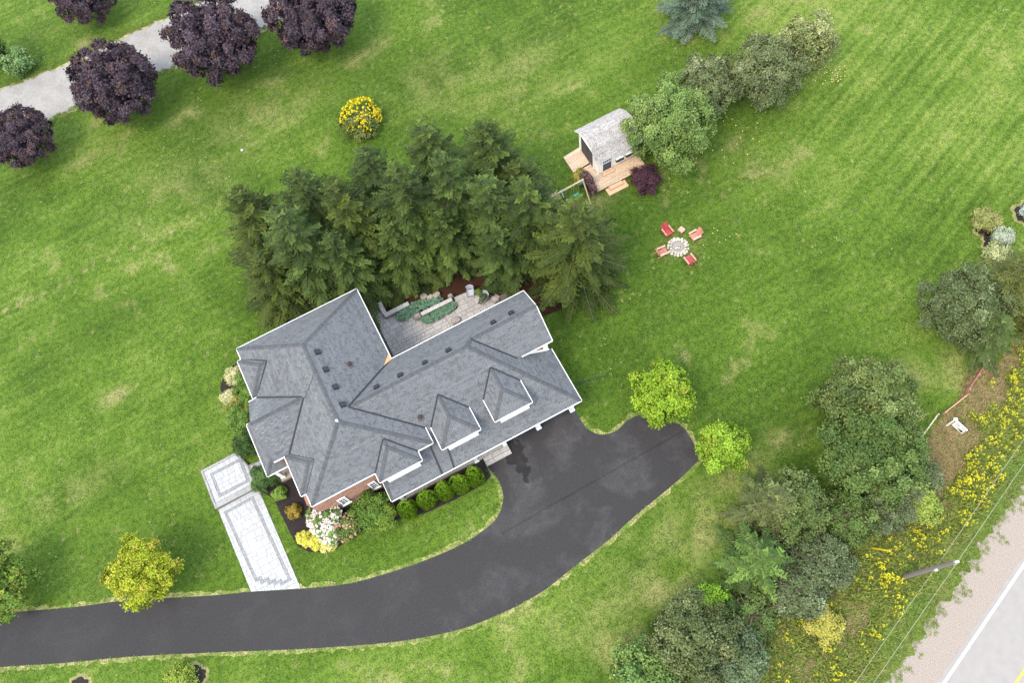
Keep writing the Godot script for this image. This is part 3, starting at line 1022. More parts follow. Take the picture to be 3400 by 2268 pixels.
	# thin white rake boards on the gables
	for q in [[RR, GR], [GR, GF]]:
		var rb := MB.new()
		rb.bar(q[0] + Vector3(0, -0.09, 0), q[1] + Vector3(0, -0.09, 0), 0.05, 0.18)
		obj("rake_board", rb, M.white, H)
	# bays
	hip_bay(roof, D, S, cap, H, Vector3(-13.6, 5, -27.72), Vector3(-13.6, 5, -31.05), Vector3(-13.25, 5, -27.72), Vector3(-13.25, 5, -31.05), Vector3(-11.95, 6.15, -29.38), Vector3(-11.36, 6.15, -29.38), N["west_rear"])
	hip_bay(roof, D, S, cap, H, Vector3(-13.12, 5, -19.2), Vector3(-13.12, 5, -22.4), Vector3(-12.68, 5, -19.2), Vector3(-12.68, 5, -22.4), Vector3(-11.5, 6.12, -20.8), Vector3(-10.98, 6.12, -20.8), N["west_front"])
	hip_bay(roof, D, S, cap, H, Vector3(-4.42, 5, -17.38), Vector3(-7.74, 5, -17.38), Vector3(-4.42, 5, -18.15), Vector3(-7.74, 5, -18.15), Vector3(-6.08, 6.3, -19.04), Vector3(-6.08, 6.3, -19.72), N["south"])
	for i in 2:
		var x0: float = [-2.82, 1.43][i]
		var x1: float = [0.25, 4.44][i]
		var xc := (x0 + x1) * 0.5
		var dm := node("dormer", H)
		var dD := MB.new()
		var dS := MB.new()
		var dC := MB.new()
		hip_bay(dm, dD, dS, dC, dm, Vector3(x1, 4.9, -17.42), Vector3(x0, 4.9, -17.42), Vector3(x1, 4.9, -19.28), Vector3(x0, 4.9, -19.28), Vector3(xc, 6.07, -18.98), Vector3(xc, 6.07, -20.82), N["wing_front"])
		obj("roof_boards", dD, M.stone, dm)
		var sh := obj("shingles", dS, M.roofing, dm)
		sh.set_meta("kind", "stuff")
		obj("ridge_caps", dC, M.roofing, dm)
		var wl := MB.new()
		wl.span(Vector3(x0 + 0.40, 3.2, -17.50), Vector3(x1 - 0.26, 4.86, -20.0))
		obj("wall", wl, M.white, dm)
	obj("roof_boards", D, M.stone, roof)
	var so := obj("shingles", S, M.roofing, roof)
	so.set_meta("kind", "stuff")
	var co := obj("ridge_caps", cap, M.roofing, roof)
	co.set_meta("kind", "stuff")
	# bare copper-coloured patch where the rear valley spills
	var cu := MB.new()
	var ce := Vector3(0, 0.03, 0)
	cu.tri(Vector3(-3.2, 5.02, -25.9) + ce, Vector3(-3.85, 5.41, -25.05) + ce, Vector3(-3.2, 5.03, -25.42) + ce)
	cu.tri(Vector3(-3.2, 5.03, -25.42) + ce, Vector3(-3.85, 5.41, -25.05) + ce, Vector3(-2.95, 5.05, -25.4) + ce)
	obj("copper_flashing", cu, mat(lin(0.50, 0.26, 0.13), 0.55), roof)
	# vents
	for p in [Vector3(-7.54, 7.6, -27.42), Vector3(-7.52, 7.59, -25.9), Vector3(-7.42, 7.53, -24.37), Vector3(-7.47, 7.56, -22.9)]: roof_vent(roof, p, N["east"], Vector3(0, 0, 1))
	for p in [Vector3(-4.9, 6.97, -23.1), Vector3(-3.02, 7.0, -23.06), Vector3(-1.06, 7.0, -23.05), Vector3(0.83, 7.0, -23.06), Vector3(4.66, 6.58, -23.57), Vector3(6.14, 6.57, -23.58)]: roof_vent(roof, p, N["wing_rear"], Vector3(1, 0, 0))
	for q in [[Vector3(-5.9, 6.62, -25.8), "east"], [Vector3(-3.14, 5.48, -20.06), "wing_front"]]:
		var mb := MB.new()
		var nn: Vector3 = N[q[1]]
		mb.bar(q[0] + nn * 0.03 - Vector3(0.22, 0, 0).slide(nn), q[0] + nn * 0.03 + Vector3(0.22, 0, 0).slide(nn), 0.42, 0.025, Color.WHITE, nn)
		mb.tube(q[0], q[0] + Vector3(0, 0.34, 0), 0.10, 0.085, 10)
		mb.tube(q[0] + Vector3(0, 0.34, 0), q[0] + Vector3(0, 0.40, 0), 0.15, 0.05, 10)
		obj("vent_pipe", mb, mat(lin(0.07, 0.05, 0.055), 0.6), roof)
	var fn := MB.new()
	fn.tube(P2, P2 + Vector3(0, 0.3, 0), 0.05, 0.07, 8)
	fn.tube(P2 + Vector3(0, 0.3, 0), P2 + Vector3(0, 0.42, 0), 0.10, 0.02, 8)
	obj("finial", fn, M.white, roof)
	# walls
	var brickcol := Color(0.36, 0.19, 0.13)
	var wl := MB.new()
	wl.span(Vector3(-13.02, 0, -31.72), Vector3(-3.47, 4.88, -18.47), brickcol)
	wl.span(Vector3(-13.35, 0, -30.8), Vector3(-12.9, 4.86, -27.95), brickcol)
	wl.span(Vector3(-13.75, 0, -27.35), Vector3(-12.9, 4.86, -22.7), brickcol)
	wl.span(Vector3(-3.4, 0, -25.15), Vector3(7.6, 4.86, -21.12), brickcol)
	wl.span(Vector3(-3.4, 0, -21.3), Vector3(7.58, 2.62, -18.4), brickcol)
	wl.span(Vector3(-3.38, 2.6, -21.3), Vector3(4.9, 3.9, -18.42), brickcol)
	# gable end fills
	for q in [[Vector3(7.58, 4.86, -25.15), Vector3(7.58, 4.86, -21.12), Vector3(7.58, 6.75, -23.1)], [Vector3(-13.73, 4.86, -27.35), Vector3(-13.73, 4.86, -22.7), Vector3(-13.73, 6.8, -25.1)]]:
		wl.tri(q[0], q[1], q[2], brickcol)
		wl.tri(q[0], q[2], q[1], brickcol)
	obj("wall", wl, M.brick, H)
	var ww := MB.new()
	ww.span(Vector3(-12.9, 0.3, -22.2), Vector3(-12.4, 4.86, -19.42))
	ww.span(Vector3(-7.3, 2.6, -18.6), Vector3(-4.72, 4.86, -17.48))
	ww.span(Vector3(-3.75, 3.0, -19.9), Vector3(-3.42, 4.88, -18.44))
	ww.span(Vector3(-12.75, 4.2, -18.75), Vector3(-12.45, 4.9, -18.4))
	obj("white_wall", ww, M.white, H)
	# the front wall: bricks course by course on a stone base
	var br := MB.new()
	var y := 0.55
	var row := 0
	while y < 4.8:
		var x := -13.02 - (0.11 if row % 2 else 0.0)
		while x < -7.4:
			var x1 := minf(x + 0.215, -7.4)
			var inw := false
			for w in [[-11.5, -10.78], [-9.0, -8.36]]:
				if x1 > w[0] and x < w[1] and y + 0.07 > 0.68 and y < 2.52: inw = true
			if not inw and x1 - maxf(x, -13.02) > 0.03:
				var k := rnd(0.72, 1.25)
				var pale := rnd() < 0.12
				var col := Color(0.55, 0.285, 0.20) * k if not pale else Color(0.55, 0.38, 0.28)
				br.span(Vector3(maxf(x, -13.02), y, -18.475), Vector3(x1 - 0.01, y + 0.063, -18.45 + rnd(-0.003, 0.003)), col)
			x += 0.22
		y += 0.073
		row += 1
	var bo := obj("bricks", br, M.brick, H)
	bo.set_meta("kind", "stuff")
	for i in 9:
		var mb := MB.new()
		mb.bevel_box(Vector3(-12.72 + i * 0.62, 0.27, -18.44), Vector3(0.6, 0.52, 0.1), 0.02, Color(0.42, 0.37, 0.30) * rnd(0.85, 1.15))
		obj("base_stone", mb, M.stone, H)
	for i in 2:
		var o := Vector3([-11.15, -8.67][i], 1.62, -18.46)
		var r: Array = window(H, o, [0.66, 0.58][i], 1.76, Basis.IDENTITY, 2, 4)
		obj("pane", r[1], M.glass, r[0])
	# the brick patch and white trim under the right-hand gable eave
	var tr := MB.new()
	tr.span(Vector3(5.3, 4.55, -21.12), Vector3(7.6, 4.86, -21.04))
	tr.span(Vector3(7.2, 2.75, -21.12), Vector3(7.6, 4.55, -21.05))
	tr.bar(Vector3(5.15, 5.0, -21.05), Vector3(7.6, 3.0, -21.05), 0.08, 0.22)
	obj("gable_trim", tr, M.white, H)
	var bp := MB.new()
	y = 2.8
	while y < 4.6:
		var x := 5.2
		while x < 7.2:
			bp.span(Vector3(x, y, -21.13), Vector3(x + 0.21, y + 0.063, -21.09), Color(0.55, 0.285, 0.20) * rnd(0.75, 1.25))
			x += 0.22
		y += 0.073
	var bpo := obj("bricks", bp, M.brick, H)
	bpo.set_meta("kind", "stuff")
	# porch posts, floor and steps
	for x in [7.2, 4.28, 1.36, -1.1, -7.3]:
		var mb := MB.new()
		mb.span(Vector3(x - 0.15, 0, -17.0), Vector3(x + 0.15, 2.5, -16.7))
		mb.span(Vector3(x - 0.2, 0, -17.05), Vector3(x + 0.2, 0.22, -16.65))
		mb.span(Vector3(x - 0.19, 2.4, -17.04), Vector3(x + 0.19, 2.56, -16.66))
		obj("porch_post", mb, M.white, H)
	var bm := MB.new()
	bm.span(Vector3(-7.6, 2.44, -16.95), Vector3(7.6, 2.62, -16.7))
	bm.span(Vector3(-14.7, 2.62, -22.95), Vector3(-12.95, 2.82, -22.75))
	obj("porch_beam", bm, M.white, H)
	for q in [[-7.4, -18.5, -0.6, -16.7, 0.0, 0.42], [-0.62, -18.5, 1.55, -16.72, 0.0, 0.45], [-0.58, -16.72, 1.57, -16.36, 0.0, 0.30], [-0.58, -16.36, 1.57, -16.02, 0.0, 0.15]]:
		var n := 3 if q[5] < 0.44 else 2
		for i in n:
			var mb := MB.new()
			var x0: float = lerpf(q[0], q[2], float(i) / n)
			var x1: float = lerpf(q[0], q[2], float(i + 1) / n) - 0.012
			mb.bevel_box(Vector3((x0 + x1) * 0.5, (q[4] + q[5]) * 0.5, (q[1] + q[3]) * 0.5 + 0.004), Vector3(x1 - x0, q[5] - q[4], q[3] - q[1] - 0.012), 0.015, Color(0.50, 0.475, 0.44) * rnd(0.94, 1.06))
			obj("porch_step" if q[5] < 0.4 else "porch_slab", mb, M.stone, H)
	# side entry: slab, post and low base
	var sl := MB.new()
	sl.bevel_box(Vector3(-14.1, 0.2, -23.6), Vector3(2.0, 0.4, 2.2), 0.02, Color(0.42, 0.37, 0.30))
	obj("porch_slab", sl, M.stone, H)
	var po := MB.new()
	po.span(Vector3(-14.98, 0.4, -22.98), Vector3(-14.7, 2.75, -22.7))
	po.span(Vector3(-15.03, 0.4, -23.03), Vector3(-14.65, 0.6, -22.65))
	obj("porch_post", po, M.white, H)
	# black railing beside the patio
	var rl := MB.new()
	rl.bar(Vector3(-3.2, 1.0, -31.2), Vector3(-3.2, 1.0, -27.5), 0.07, 0.06)
	rl.bar(Vector3(-3.44, 1.0, -27.5), Vector3(-3.17, 1.0, -27.5), 0.07, 0.06)
	rl.bar(Vector3(-3.2, 0.2, -31.2), Vector3(-3.2, 0.2, -27.5), 0.04, 0.04)
	for i in 12: rl.bar(Vector3(-3.2, 0, -31.2 + i * 0.336), Vector3(-3.2, 1.0, -31.2 + i * 0.336), 0.03, 0.03)
	obj("railing", rl, M.black, H)

# ---------------------------------------------------------------- garden shed
func shed():
	var T := thing("garden_shed", "cream playhouse shed with weathered pale shingle roof and dark doors beside the green tree", "shed", Vector3.ZERO)
	var dy := 0.35
	var cream := mat(Color.WHITE, 0.7, true)
	var w := MB.new()
	var cc := Color(0.74, 0.69, 0.58)
	w.span(Vector3(19.2, 0.1, -37.05), Vector3(22.98, 2.45, -34.0), cc)
	# clapboards on front and left
	for i in 14:
		w.span(Vector3(19.21, 0.42 + i * 0.145, -34.0), Vector3(22.97, 0.545 + i * 0.145, -33.985), cc * (1.0 if i % 2 else 0.97))
	obj("wall", w, cream, T)
	# gable ends follow the gambrel
	var g := MB.new()
	var prof := [Vector2(-34.0, 2.45), Vector2(-34.55, 3.2), Vector2(-35.55, 3.62), Vector2(-36.55, 3.2), Vector2(-37.05, 2.45)]
	for x in [19.2, 22.98]:
		for i in 4:
			var a := Vector3(x, prof[i].y, prof[i].x)
			var b := Vector3(x, prof[i + 1].y, prof[i + 1].x)
			var m := Vector3(x, 2.4, -35.5)
			if x < 20: g.tri(m, b, a, cc)
			else: g.tri(m, a, b, cc)
	obj("gable", g, cream, T)
	# roof: four slopes of weathered cedar shingles
	var roof := node("roof", T)
	var ed := [Vector2(-33.72, 2.42), Vector2(-34.6, 3.32), Vector2(-35.55, 3.74), Vector2(-36.55, 3.32), Vector2(-37.55, 2.42)]
	var D := MB.new()
	var S := MB.new()
	for i in 4:
		var p := [Vector3(18.92, ed[i].y, ed[i].x), Vector3(23.3, ed[i].y, ed[i].x), Vector3(23.3, ed[i + 1].y, ed[i + 1].x), Vector3(18.92, ed[i + 1].y, ed[i + 1].x)]
		deck(D, p, 0.09, Color(0.62, 0.61, 0.6))
		tile_plane(S, p, 0.15, 0.10, 0.20, 0.02, 0.16, Color(0.46, 0.43, 0.41))
	obj("roof_boards", D, M.white, roof)
	var so := obj("cedar_shingles", S, M.roofing, roof)
	so.set_meta("kind", "stuff")
	# corner boards, fascia
	var tr := MB.new()
	for q in [[19.2, -34.0], [22.98, -34.0], [19.2, -37.05]]: tr.box(Vector3(q[0], 1.25, q[1]), Vector3(0.14, 2.3, 0.14))
	tr.span(Vector3(19.28, 2.2, -34.0), Vector3(22.9, 2.42, -33.96))
	obj("trim", tr, M.white, T)
	# front door with three small panes, left double door
	var dm := mat(lin(0.055, 0.062, 0.078), 0.5)
	var dr := MB.new()
	dr.span(Vector3(19.66, 0.42, -34.0), Vector3(20.46, 2.15, -33.95))
	for s in [-1, 1]: dr.span(Vector3(20.06 + s * 0.37 - 0.025, 0.44, -33.95), Vector3(20.06 + s * 0.37 + 0.025, 2.13, -33.93))
	var d := obj("door", dr, dm, T)
	var df := MB.new()
	for s in [19.6, 20.52]: df.span(Vector3(s - 0.05, 0.36, -34.0), Vector3(s + 0.05, 2.2, -33.93))
	df.span(Vector3(19.66, 1.5, -33.95), Vector3(20.42, 1.58, -33.92))
	df.span(Vector3(19.75, 1.92, -33.95), Vector3(20.38, 1.98, -33.92))
	for k in 4: df.span(Vector3(19.75 + k * 0.2, 1.58, -33.95), Vector3(19.79 + k * 0.2, 1.92, -33.92))
	df.span(Vector3(19.6, 0.34, -34.0), Vector3(20.52, 0.40, -33.92))
	obj("frame", df, M.white, d)
	var dl := MB.new()
	for k in 2:
		dl.span(Vector3(19.15, 0.4, -36.75 + k * 1.0), Vector3(19.2, 2.5, -35.78 + k * 1.0))
		dl.span(Vector3(19.13, 0.4, -36.72 + k * 1.0), Vector3(19.15, 2.5, -36.64 + k * 1.0))
		dl.span(Vector3(19.13, 1.4, -36.64 + k * 1.0), Vector3(19.15, 1.48, -35.8 + k * 1.0))
	var d2 := obj("double_door", dl, mat(lin(0.05, 0.05, 0.055), 0.6), T)
	var d2f := MB.new()
	d2f.span(Vector3(19.12, 0.35, -36.92), Vector3(19.2, 2.6, -36.77))
	d2f.span(Vector3(19.12, 0.35, -34.74), Vector3(19.2, 2.6, -34.6))
	d2f.span(Vector3(19.12, 2.5, -36.8), Vector3(19.2, 2.65, -34.6))
	obj("frame", d2f, M.white, d2)
	for k in 2:
		var xo: float = [21.25, 22.2][k]
		var r: Array = window(T, Vector3(xo, 1.72, -33.98), 0.62, 0.8, Basis.IDENTITY, 1, 2)
		obj("pane", r[1], M.glass, r[0])
		var bx := MB.new()
		bx.span(Vector3(xo - 0.36, 1.0, -33.98), Vector3(xo + 0.36, 1.06, -33.76))
		bx.span(Vector3(xo - 0.36, 1.06, -33.80), Vector3(xo + 0.36, 1.2, -33.76))
		for s in [-1, 1]: bx.span(Vector3(xo + s * 0.34 - 0.02, 1.06, -33.98), Vector3(xo + s * 0.34 + 0.02, 1.2, -33.8))
		obj("flower_box", bx, mat(lin(0.06, 0.04, 0.035), 0.8), T)
	# deck: boards one by one
	var K := thing("wooden_deck", "pale timber deck wrapping two sides of the playhouse shed", "deck")
	var fr := MB.new()
	fr.span(Vector3(18.3, 0.05, -35.1), Vector3(19.15, 0.30, -32.55), Color(0.30, 0.2, 0.12))
	fr.span(Vector3(19.15, 0.05, -33.95), Vector3(23.0, 0.30, -32.55), Color(0.30, 0.2, 0.12))
	obj("frame", fr, M.wood, K)
	var z := -32.5
	while z > -35.15:
		var x1 := 23.1 if z > -33.95 else 19.14
		var x := 18.22
		while x < x1:
			var l := minf(rnd(1.6, 3.0), x1 - x)
			var mb := MB.new()
			mb.bevel_box(Vector3(x + l * 0.5, 0.335, z - 0.068), Vector3(l - 0.008, 0.035, 0.128), 0.006, Color(0.54, 0.43, 0.325) * rnd(0.85, 1.14))
			obj("deck_board", mb, M.wood, K)
			x += l
		z -= 0.14
	var R := thing("wooden_ramp", "timber ramp in front of the dark double door of the playhouse shed", "ramp")
	for i in 13:
		var mb := MB.new()
		var zz := -37.08 + i * 0.14
		var a := Vector3(17.55, 0.06, zz)
		var b := Vector3(19.12, 0.34, zz)
		mb.bar(a, b, 0.13, 0.035, Color(0.56, 0.45, 0.35) * rnd(0.87, 1.12))
		obj("ramp_board", mb, M.wood, R)
	var rs := MB.new()
	for zz in [-37.08, -35.4]:
		rs.quad(Vector3(17.55, 0.0, zz + 0.02), Vector3(19.12, 0.0, zz + 0.02), Vector3(19.12, 0.32, zz + 0.02), Vector3(17.55, 0.04, zz + 0.02), Color(0.30, 0.2, 0.12))
	obj("frame", rs, M.wood, R)
	for q in [["door_step", "small timber step on the deck at the dark shed door", 19.5, -33.9, 20.6, -33.5, 0.35, 0.5, 3], ["timber_step", "upper orange-brown timber step below the deck edge", 19.38, -32.5, 20.62, -32.13, 0.15, 0.27, 3], ["timber_step", "lower wide timber platform step on the grass below the deck", 19.06, -32.48, 20.95, -31.78, 0.0, 0.13, 5]]:
		var s := thing(q[0], q[1], "step")
		for i in int(q[8]):
			var mb := MB.new()
			var d0: float = (q[5] - q[3]) / q[8]
			mb.bevel_box(Vector3((q[2] + q[4]) * 0.5, (q[6] + q[7]) * 0.5, q[3] + d0 * (i + 0.5)), Vector3(q[4] - q[2], q[7] - q[6], d0 - 0.008), 0.006, Color(0.58, 0.41, 0.28) * rnd(0.9, 1.1))
			obj("board", mb, M.wood, s)

func swing():
	var T := thing("swing_set", "wooden swing set with green brackets beside the shed, half hidden by spruce tips", "swing set")
	var wc := Color(0.48, 0.43, 0.25)
	var b := MB.new()
	b.bar(Vector3(17.3, 2.4, -33.02), Vector3(14.85, 2.4, -32.93), 0.11, 0.15, wc)
	obj("beam", b, M.wood, T)
	for q in [[17.2, 17.34, -32.0], [17.2, 17.34, -34.0], [15.15, 15.45, -32.0], [15.15, 15.3, -34.0]]:
		var mb := MB.new()
		mb.bar(Vector3(q[0], 2.36, -33.0 + (0.08 if q[2] > -33 else -0.08)), Vector3(q[1], 0, q[2]), 0.09, 0.09, wc * rnd(0.9, 1.1))
		obj("leg", mb, M.wood, T)
	var gm := mat(lin(0.06, 0.17, 0.19), 0.5)
	for x in [17.05, 15.3]:
		var mb := MB.new()
		mb.box(Vector3(x, 2.2, -32.9), Vector3(0.34, 0.34, 0.05))
		mb.box(Vector3(x, 2.2, -33.1), Vector3(0.34, 0.34, 0.05))
		obj("bracket", mb, gm, T)
	for i in 2:
		var x: float = [16.55, 15.86][i]
		var h := [0.55, 0.5][i] as float
		var mb := MB.new()
		for k in 7:
			var t := (k - 3) / 3.0
			mb.box(Vector3(x + t * 0.22, h + t * t * 0.07, -33.05), Vector3(0.085, 0.02, 0.18), Color.WHITE, Basis(Vector3(0, 0, 1), t * 0.5))
		var s := obj("swing_seat", mb, mat(lin(0.02, 0.35, 0.25), 0.5) if i == 0 else mat(lin(0.60, 0.58, 0.42), 0.5), T)
		var rp := MB.new()
		for e in [-0.24, 0.24]: rp.tube(Vector3(x + e, h + 0.08, -33.05), Vector3(x + e, 2.35, -32.98), 0.012, 0.012, 4, Color.WHITE, false)
		obj("chain", rp, mat(lin(0.45, 0.45, 0.36), 0.5), s)
	var pf := node("platform", T)
	for i in 8:
		var mb := MB.new()
		mb.bevel_box(Vector3(14.75, 1.25, -33.75 + i * 0.15), Vector3(0.85, 0.04, 0.138), 0.006, Color(0.52, 0.42, 0.33) * rnd(0.85, 1.12))
		obj("board", mb, M.wood, pf)
	for q in [[14.38, -33.75], [15.12, -33.75], [14.38, -32.7], [15.12, -32.7]]:
		var mb := MB.new()
		mb.bar(Vector3(q[0], 0, q[1]), Vector3(q[0], 1.5, q[1]), 0.09, 0.09, wc)
		obj("post", mb, M.wood, pf)

# ---------------------------------------------------------------- plants
func crown(sd: int, rx: float, ry: float, clumps: int, per: int, leaf: float, csize: float, lump: float, pal: Array, low := -0.55, cpb := 9, ragged := 0.25) -> MB:
	# leaf clumps through a lumpy crown, centred on the origin; pal: colours picked per clump
	var r := RandomNumberGenerator.new()
	r.seed = sd
	var f := FastNoiseLite.new()
	f.seed = sd
	f.frequency = 0.8
	var mb := MB.new()
	var nb := maxi(7, int(clumps / float(cpb)))
	var R := Vector3(rx, ry, rx)
	for i in nb:
		var y := lerpf(1.0, low, (i + 0.5) / nb)
		var a := i * 2.39996 + r.randf() * 0.9
		var q := sqrt(maxf(0.0, 1 - y * y))
		var d := Vector3(q * cos(a), y, q * sin(a))
		var k := 1.0 + f.get_noise_3dv(d * 1.6) * lump * 2.0 + r.randf_range(-ragged, ragged) * 0.45
		var br := sqrt(4.0 / nb) * r.randf_range(0.62, 0.98)
		var bc := d * (k - br * 0.62)
		var tone := r.randf_range(0.86, 1.14)
		var mix := r.randf()
		for c in cpb:
			var e := (Vector3(r.randf_range(-1, 1), r.randf_range(-1, 1), r.randf_range(-1, 1)).normalized() + d * 0.8 + Vector3(0, 0.35, 0)).normalized()
			var p := (bc + e * br * r.randf_range(0.62, 1.0)) * R
			var c0: Color = pal[0]
			var col := c0.lerp(pal[1], clampf(mix * 0.6 + r.randf() * 0.4, 0, 1))
			if pal.size() > 2 and r.randf() < pal[3]: col = col.lerp(pal[2], r.randf_range(0.3, 1.0))
			col = col * (tone * r.randf_range(0.9, 1.1))
			var cs := csize * r.randf_range(0.55, 1.0)
			for j in per:
				var s := Vector3(r.randf_range(-1, 1), r.randf_range(-1, 1), r.randf_range(-1, 1))
				s = s * s.length() * 0.75
				s -= e * s.dot(e) * 0.45
				var nn := (e + Vector3(r.randf_range(-1, 1), r.randf_range(-1, 1), r.randf_range(-1, 1)) * 0.7).normalized()
				var t := nn.cross(Vector3(r.randf_range(-1, 1), r.randf_range(-1, 1), r.randf_range(-1, 1))).normalized()
				var g := r.randf_range(0.85, 1.15)
				mb.leaf(p + s * cs, t, nn.cross(t), leaf * r.randf_range(0.75, 1.3), leaf * r.randf_range(0.6, 0.9), Color(col.r * g, col.g * g, col.b * g))
	# leaves on the inner twigs
	for i in int(clumps * per * 0.35):
		var d := Vector3(r.randf_range(-1, 1), r.randf_range(low, 0.9), r.randf_range(-1, 1)).normalized()
		var p := d * R * r.randf_range(0.35, 0.74)
		var t := Vector3(r.randf_range(-1, 1), r.randf_range(-0.5, 0.5), r.randf_range(-1, 1)).normalized()
		var c0: Color = pal[0]
		mb.leaf(p, t, t.cross(Vector3(r.randf_range(-0.6, 0.6), 1, r.randf_range(-0.6, 0.6))).normalized(), leaf * 1.6, leaf * 1.2, c0.lerp(pal[1], r.randf()))
	return mb

func trunk_mesh(sd: int, h: float, r0: float, crown_r: float, crown_y: float, limbs := 9) -> MB:
	var r := RandomNumberGenerator.new()
	r.seed = sd
	var mb := MB.new()
	var top := Vector3(0, h * 0.82, 0)
	mb.tube(Vector3.ZERO, Vector3(0, h * 0.35, 0), r0 * 1.25, r0 * 0.85, 8, Color.WHITE, false)
	mb.tube(Vector3(0, h * 0.35, 0), top, r0 * 0.85, r0 * 0.2, 7, Color.WHITE, false)
	for i in limbs:
		var a := i * 2.4 + r.randf()
		var y0 := h * r.randf_range(0.25, 0.6)
		var e := Vector3(cos(a) * crown_r * r.randf_range(0.55, 0.85), crown_y + r.randf_range(-0.2, 0.5) * crown_r, sin(a) * crown_r * r.randf_range(0.55, 0.85))
		var m := Vector3(e.x * 0.45, lerpf(y0, e.y, 0.6), e.z * 0.45)
		mb.tube(Vector3(0, y0, 0), m, r0 * 0.4, r0 * 0.25, 6, Color.WHITE, false)
		mb.tube(m, e, r0 * 0.25, r0 * 0.07, 5, Color.WHITE, false)
	return mb

func tree(called: String, label: String, group: String, at: Vector3, cm: Mesh, tm: Mesh, cy: float, turn := 0.0, scale := Vector3.ONE, m: Material = null, category := "tree") -> Node3D:
	var t := thing(called, label, category, at, turn, group)
	inst("trunk", tm, t)
	var c := inst("crown" if category == "tree" else "foliage", cm, t, m)
	c.position.y = cy
	t.scale = scale
	return t

func spruce_mesh(sd: int, h: float, rad: float, ca: Color, cb: Color, fine := 1.0, droop := 1.0) -> Array:
	# whorls of drooping boughs; every bough a flat spray of side twigs with needle tufts
	var r := RandomNumberGenerator.new()
	r.seed = sd
	var mb := MB.new()
	var wd := MB.new()
	wd.tube(Vector3.ZERO, Vector3(0, h * 0.97, 0), h * 0.022, 0.02, 8, Color.WHITE, false)
	var y := 0.35
	var lean := Vector3(r.randf_range(-1, 1), 0, r.randf_range(-1, 1)) * 0.1
	while y < h - 0.12:
		var t := (h - y) / h
		var L0 := rad * pow(t, 0.8) * 1.02 + 0.12
		var nb := 6 if t > 0.3 else 5
		var off := r.randf() * TAU
		for b in nb:
			var az := off + TAU * b / nb + r.randf_range(-0.25, 0.25)
			var L := L0 * r.randf_range(0.62, 1.2)
			var hd := Vector3(cos(az), 0, sin(az))
			var sd2 := Vector3(-sin(az), 0, cos(az))
			var rise := lerpf(0.75, -0.12, pow(t, 0.45)) + r.randf_range(-0.1, 0.1)
			var bend := 0.30 * droop * t + 0.02
			var base := Vector3(0, y + r.randf_range(-0.12, 0.12), 0) + lean * (1 - t)
			var tone := r.randf_range(0.72, 1.28)
			var col := ca.lerp(cb, r.randf()) * tone
			var seg := maxi(3, int(L / (0.19 * fine)))
			var prev := base
			for i in range(1, seg + 1):
				var s := float(i) / seg
				var p := base + hd * (L * s) + Vector3.UP * (L * (rise * s - bend * s * s + 0.12 * s * s * s))
				if i % 3 == 0 or i == seg:
					wd.tube(prev, p, 0.022 * (1.1 - s) + 0.004, 0.022 * (1.02 - s) + 0.003, 4, Color.WHITE, false)
					prev = p
				if s < 0.18: continue
				var bd := (hd + Vector3.UP * (rise - 2 * bend * s + 0.36 * s * s)).normalized()
				for q in [-1.0, 1.0]:
					var tl := (L * 0.40 * (1.05 - s) + 0.16) * r.randf_range(0.7, 1.2)
					var td: Vector3 = (bd * r.randf_range(0.65, 0.95) + sd2 * q * 0.85 + Vector3.UP * r.randf_range(-0.38, -0.05)).normalized()
					var ts: Vector3 = td.cross(Vector3.UP).normalized()
					var g0 := r.randf_range(0.75, 1.25)
					var cl := Color(col.r * g0, col.g * g0, col.b * g0)
					mb.leaf(p, td, (ts + Vector3(0, r.randf_range(-0.2, 0.2), 0)).normalized(), tl, 0.15 * fine, cl)
					var nsub := maxi(1, int(tl / (0.20 * fine)))
					for k in nsub:
						var e: Vector3 = p + td * (tl * (k + 0.3) / nsub)
						var z := 0.8 if (k % 2) else -0.8
						var ld: Vector3 = (td + ts * z + Vector3.DOWN * r.randf_range(0.0, 0.35)).normalized()
						var g := r.randf_range(0.85, 1.2) * g0
						mb.leaf(e, ld, ld.cross(Vector3.UP).normalized(), 0.27 * fine * r.randf_range(0.8, 1.25), 0.12 * fine, Color(col.r * g, col.g * g, col.b * g))
			var tipd := (hd + Vector3.UP * 0.1).normalized()
			mb.leaf(prev, tipd, sd2, 0.25 * fine, 0.08 * fine, col)
		y += lerpf(0.30, 0.66, t) * fine
	for i in 6: mb.leaf(Vector3(0, h - 0.25 + i * 0.04, 0) + lean, (Vector3(cos(i * 1.05), 1.2, sin(i * 1.05))).normalized(), Vector3(-sin(i * 1.05), 0, cos(i * 1.05)), 0.28, 0.07, cb)
	return [mb, wd]

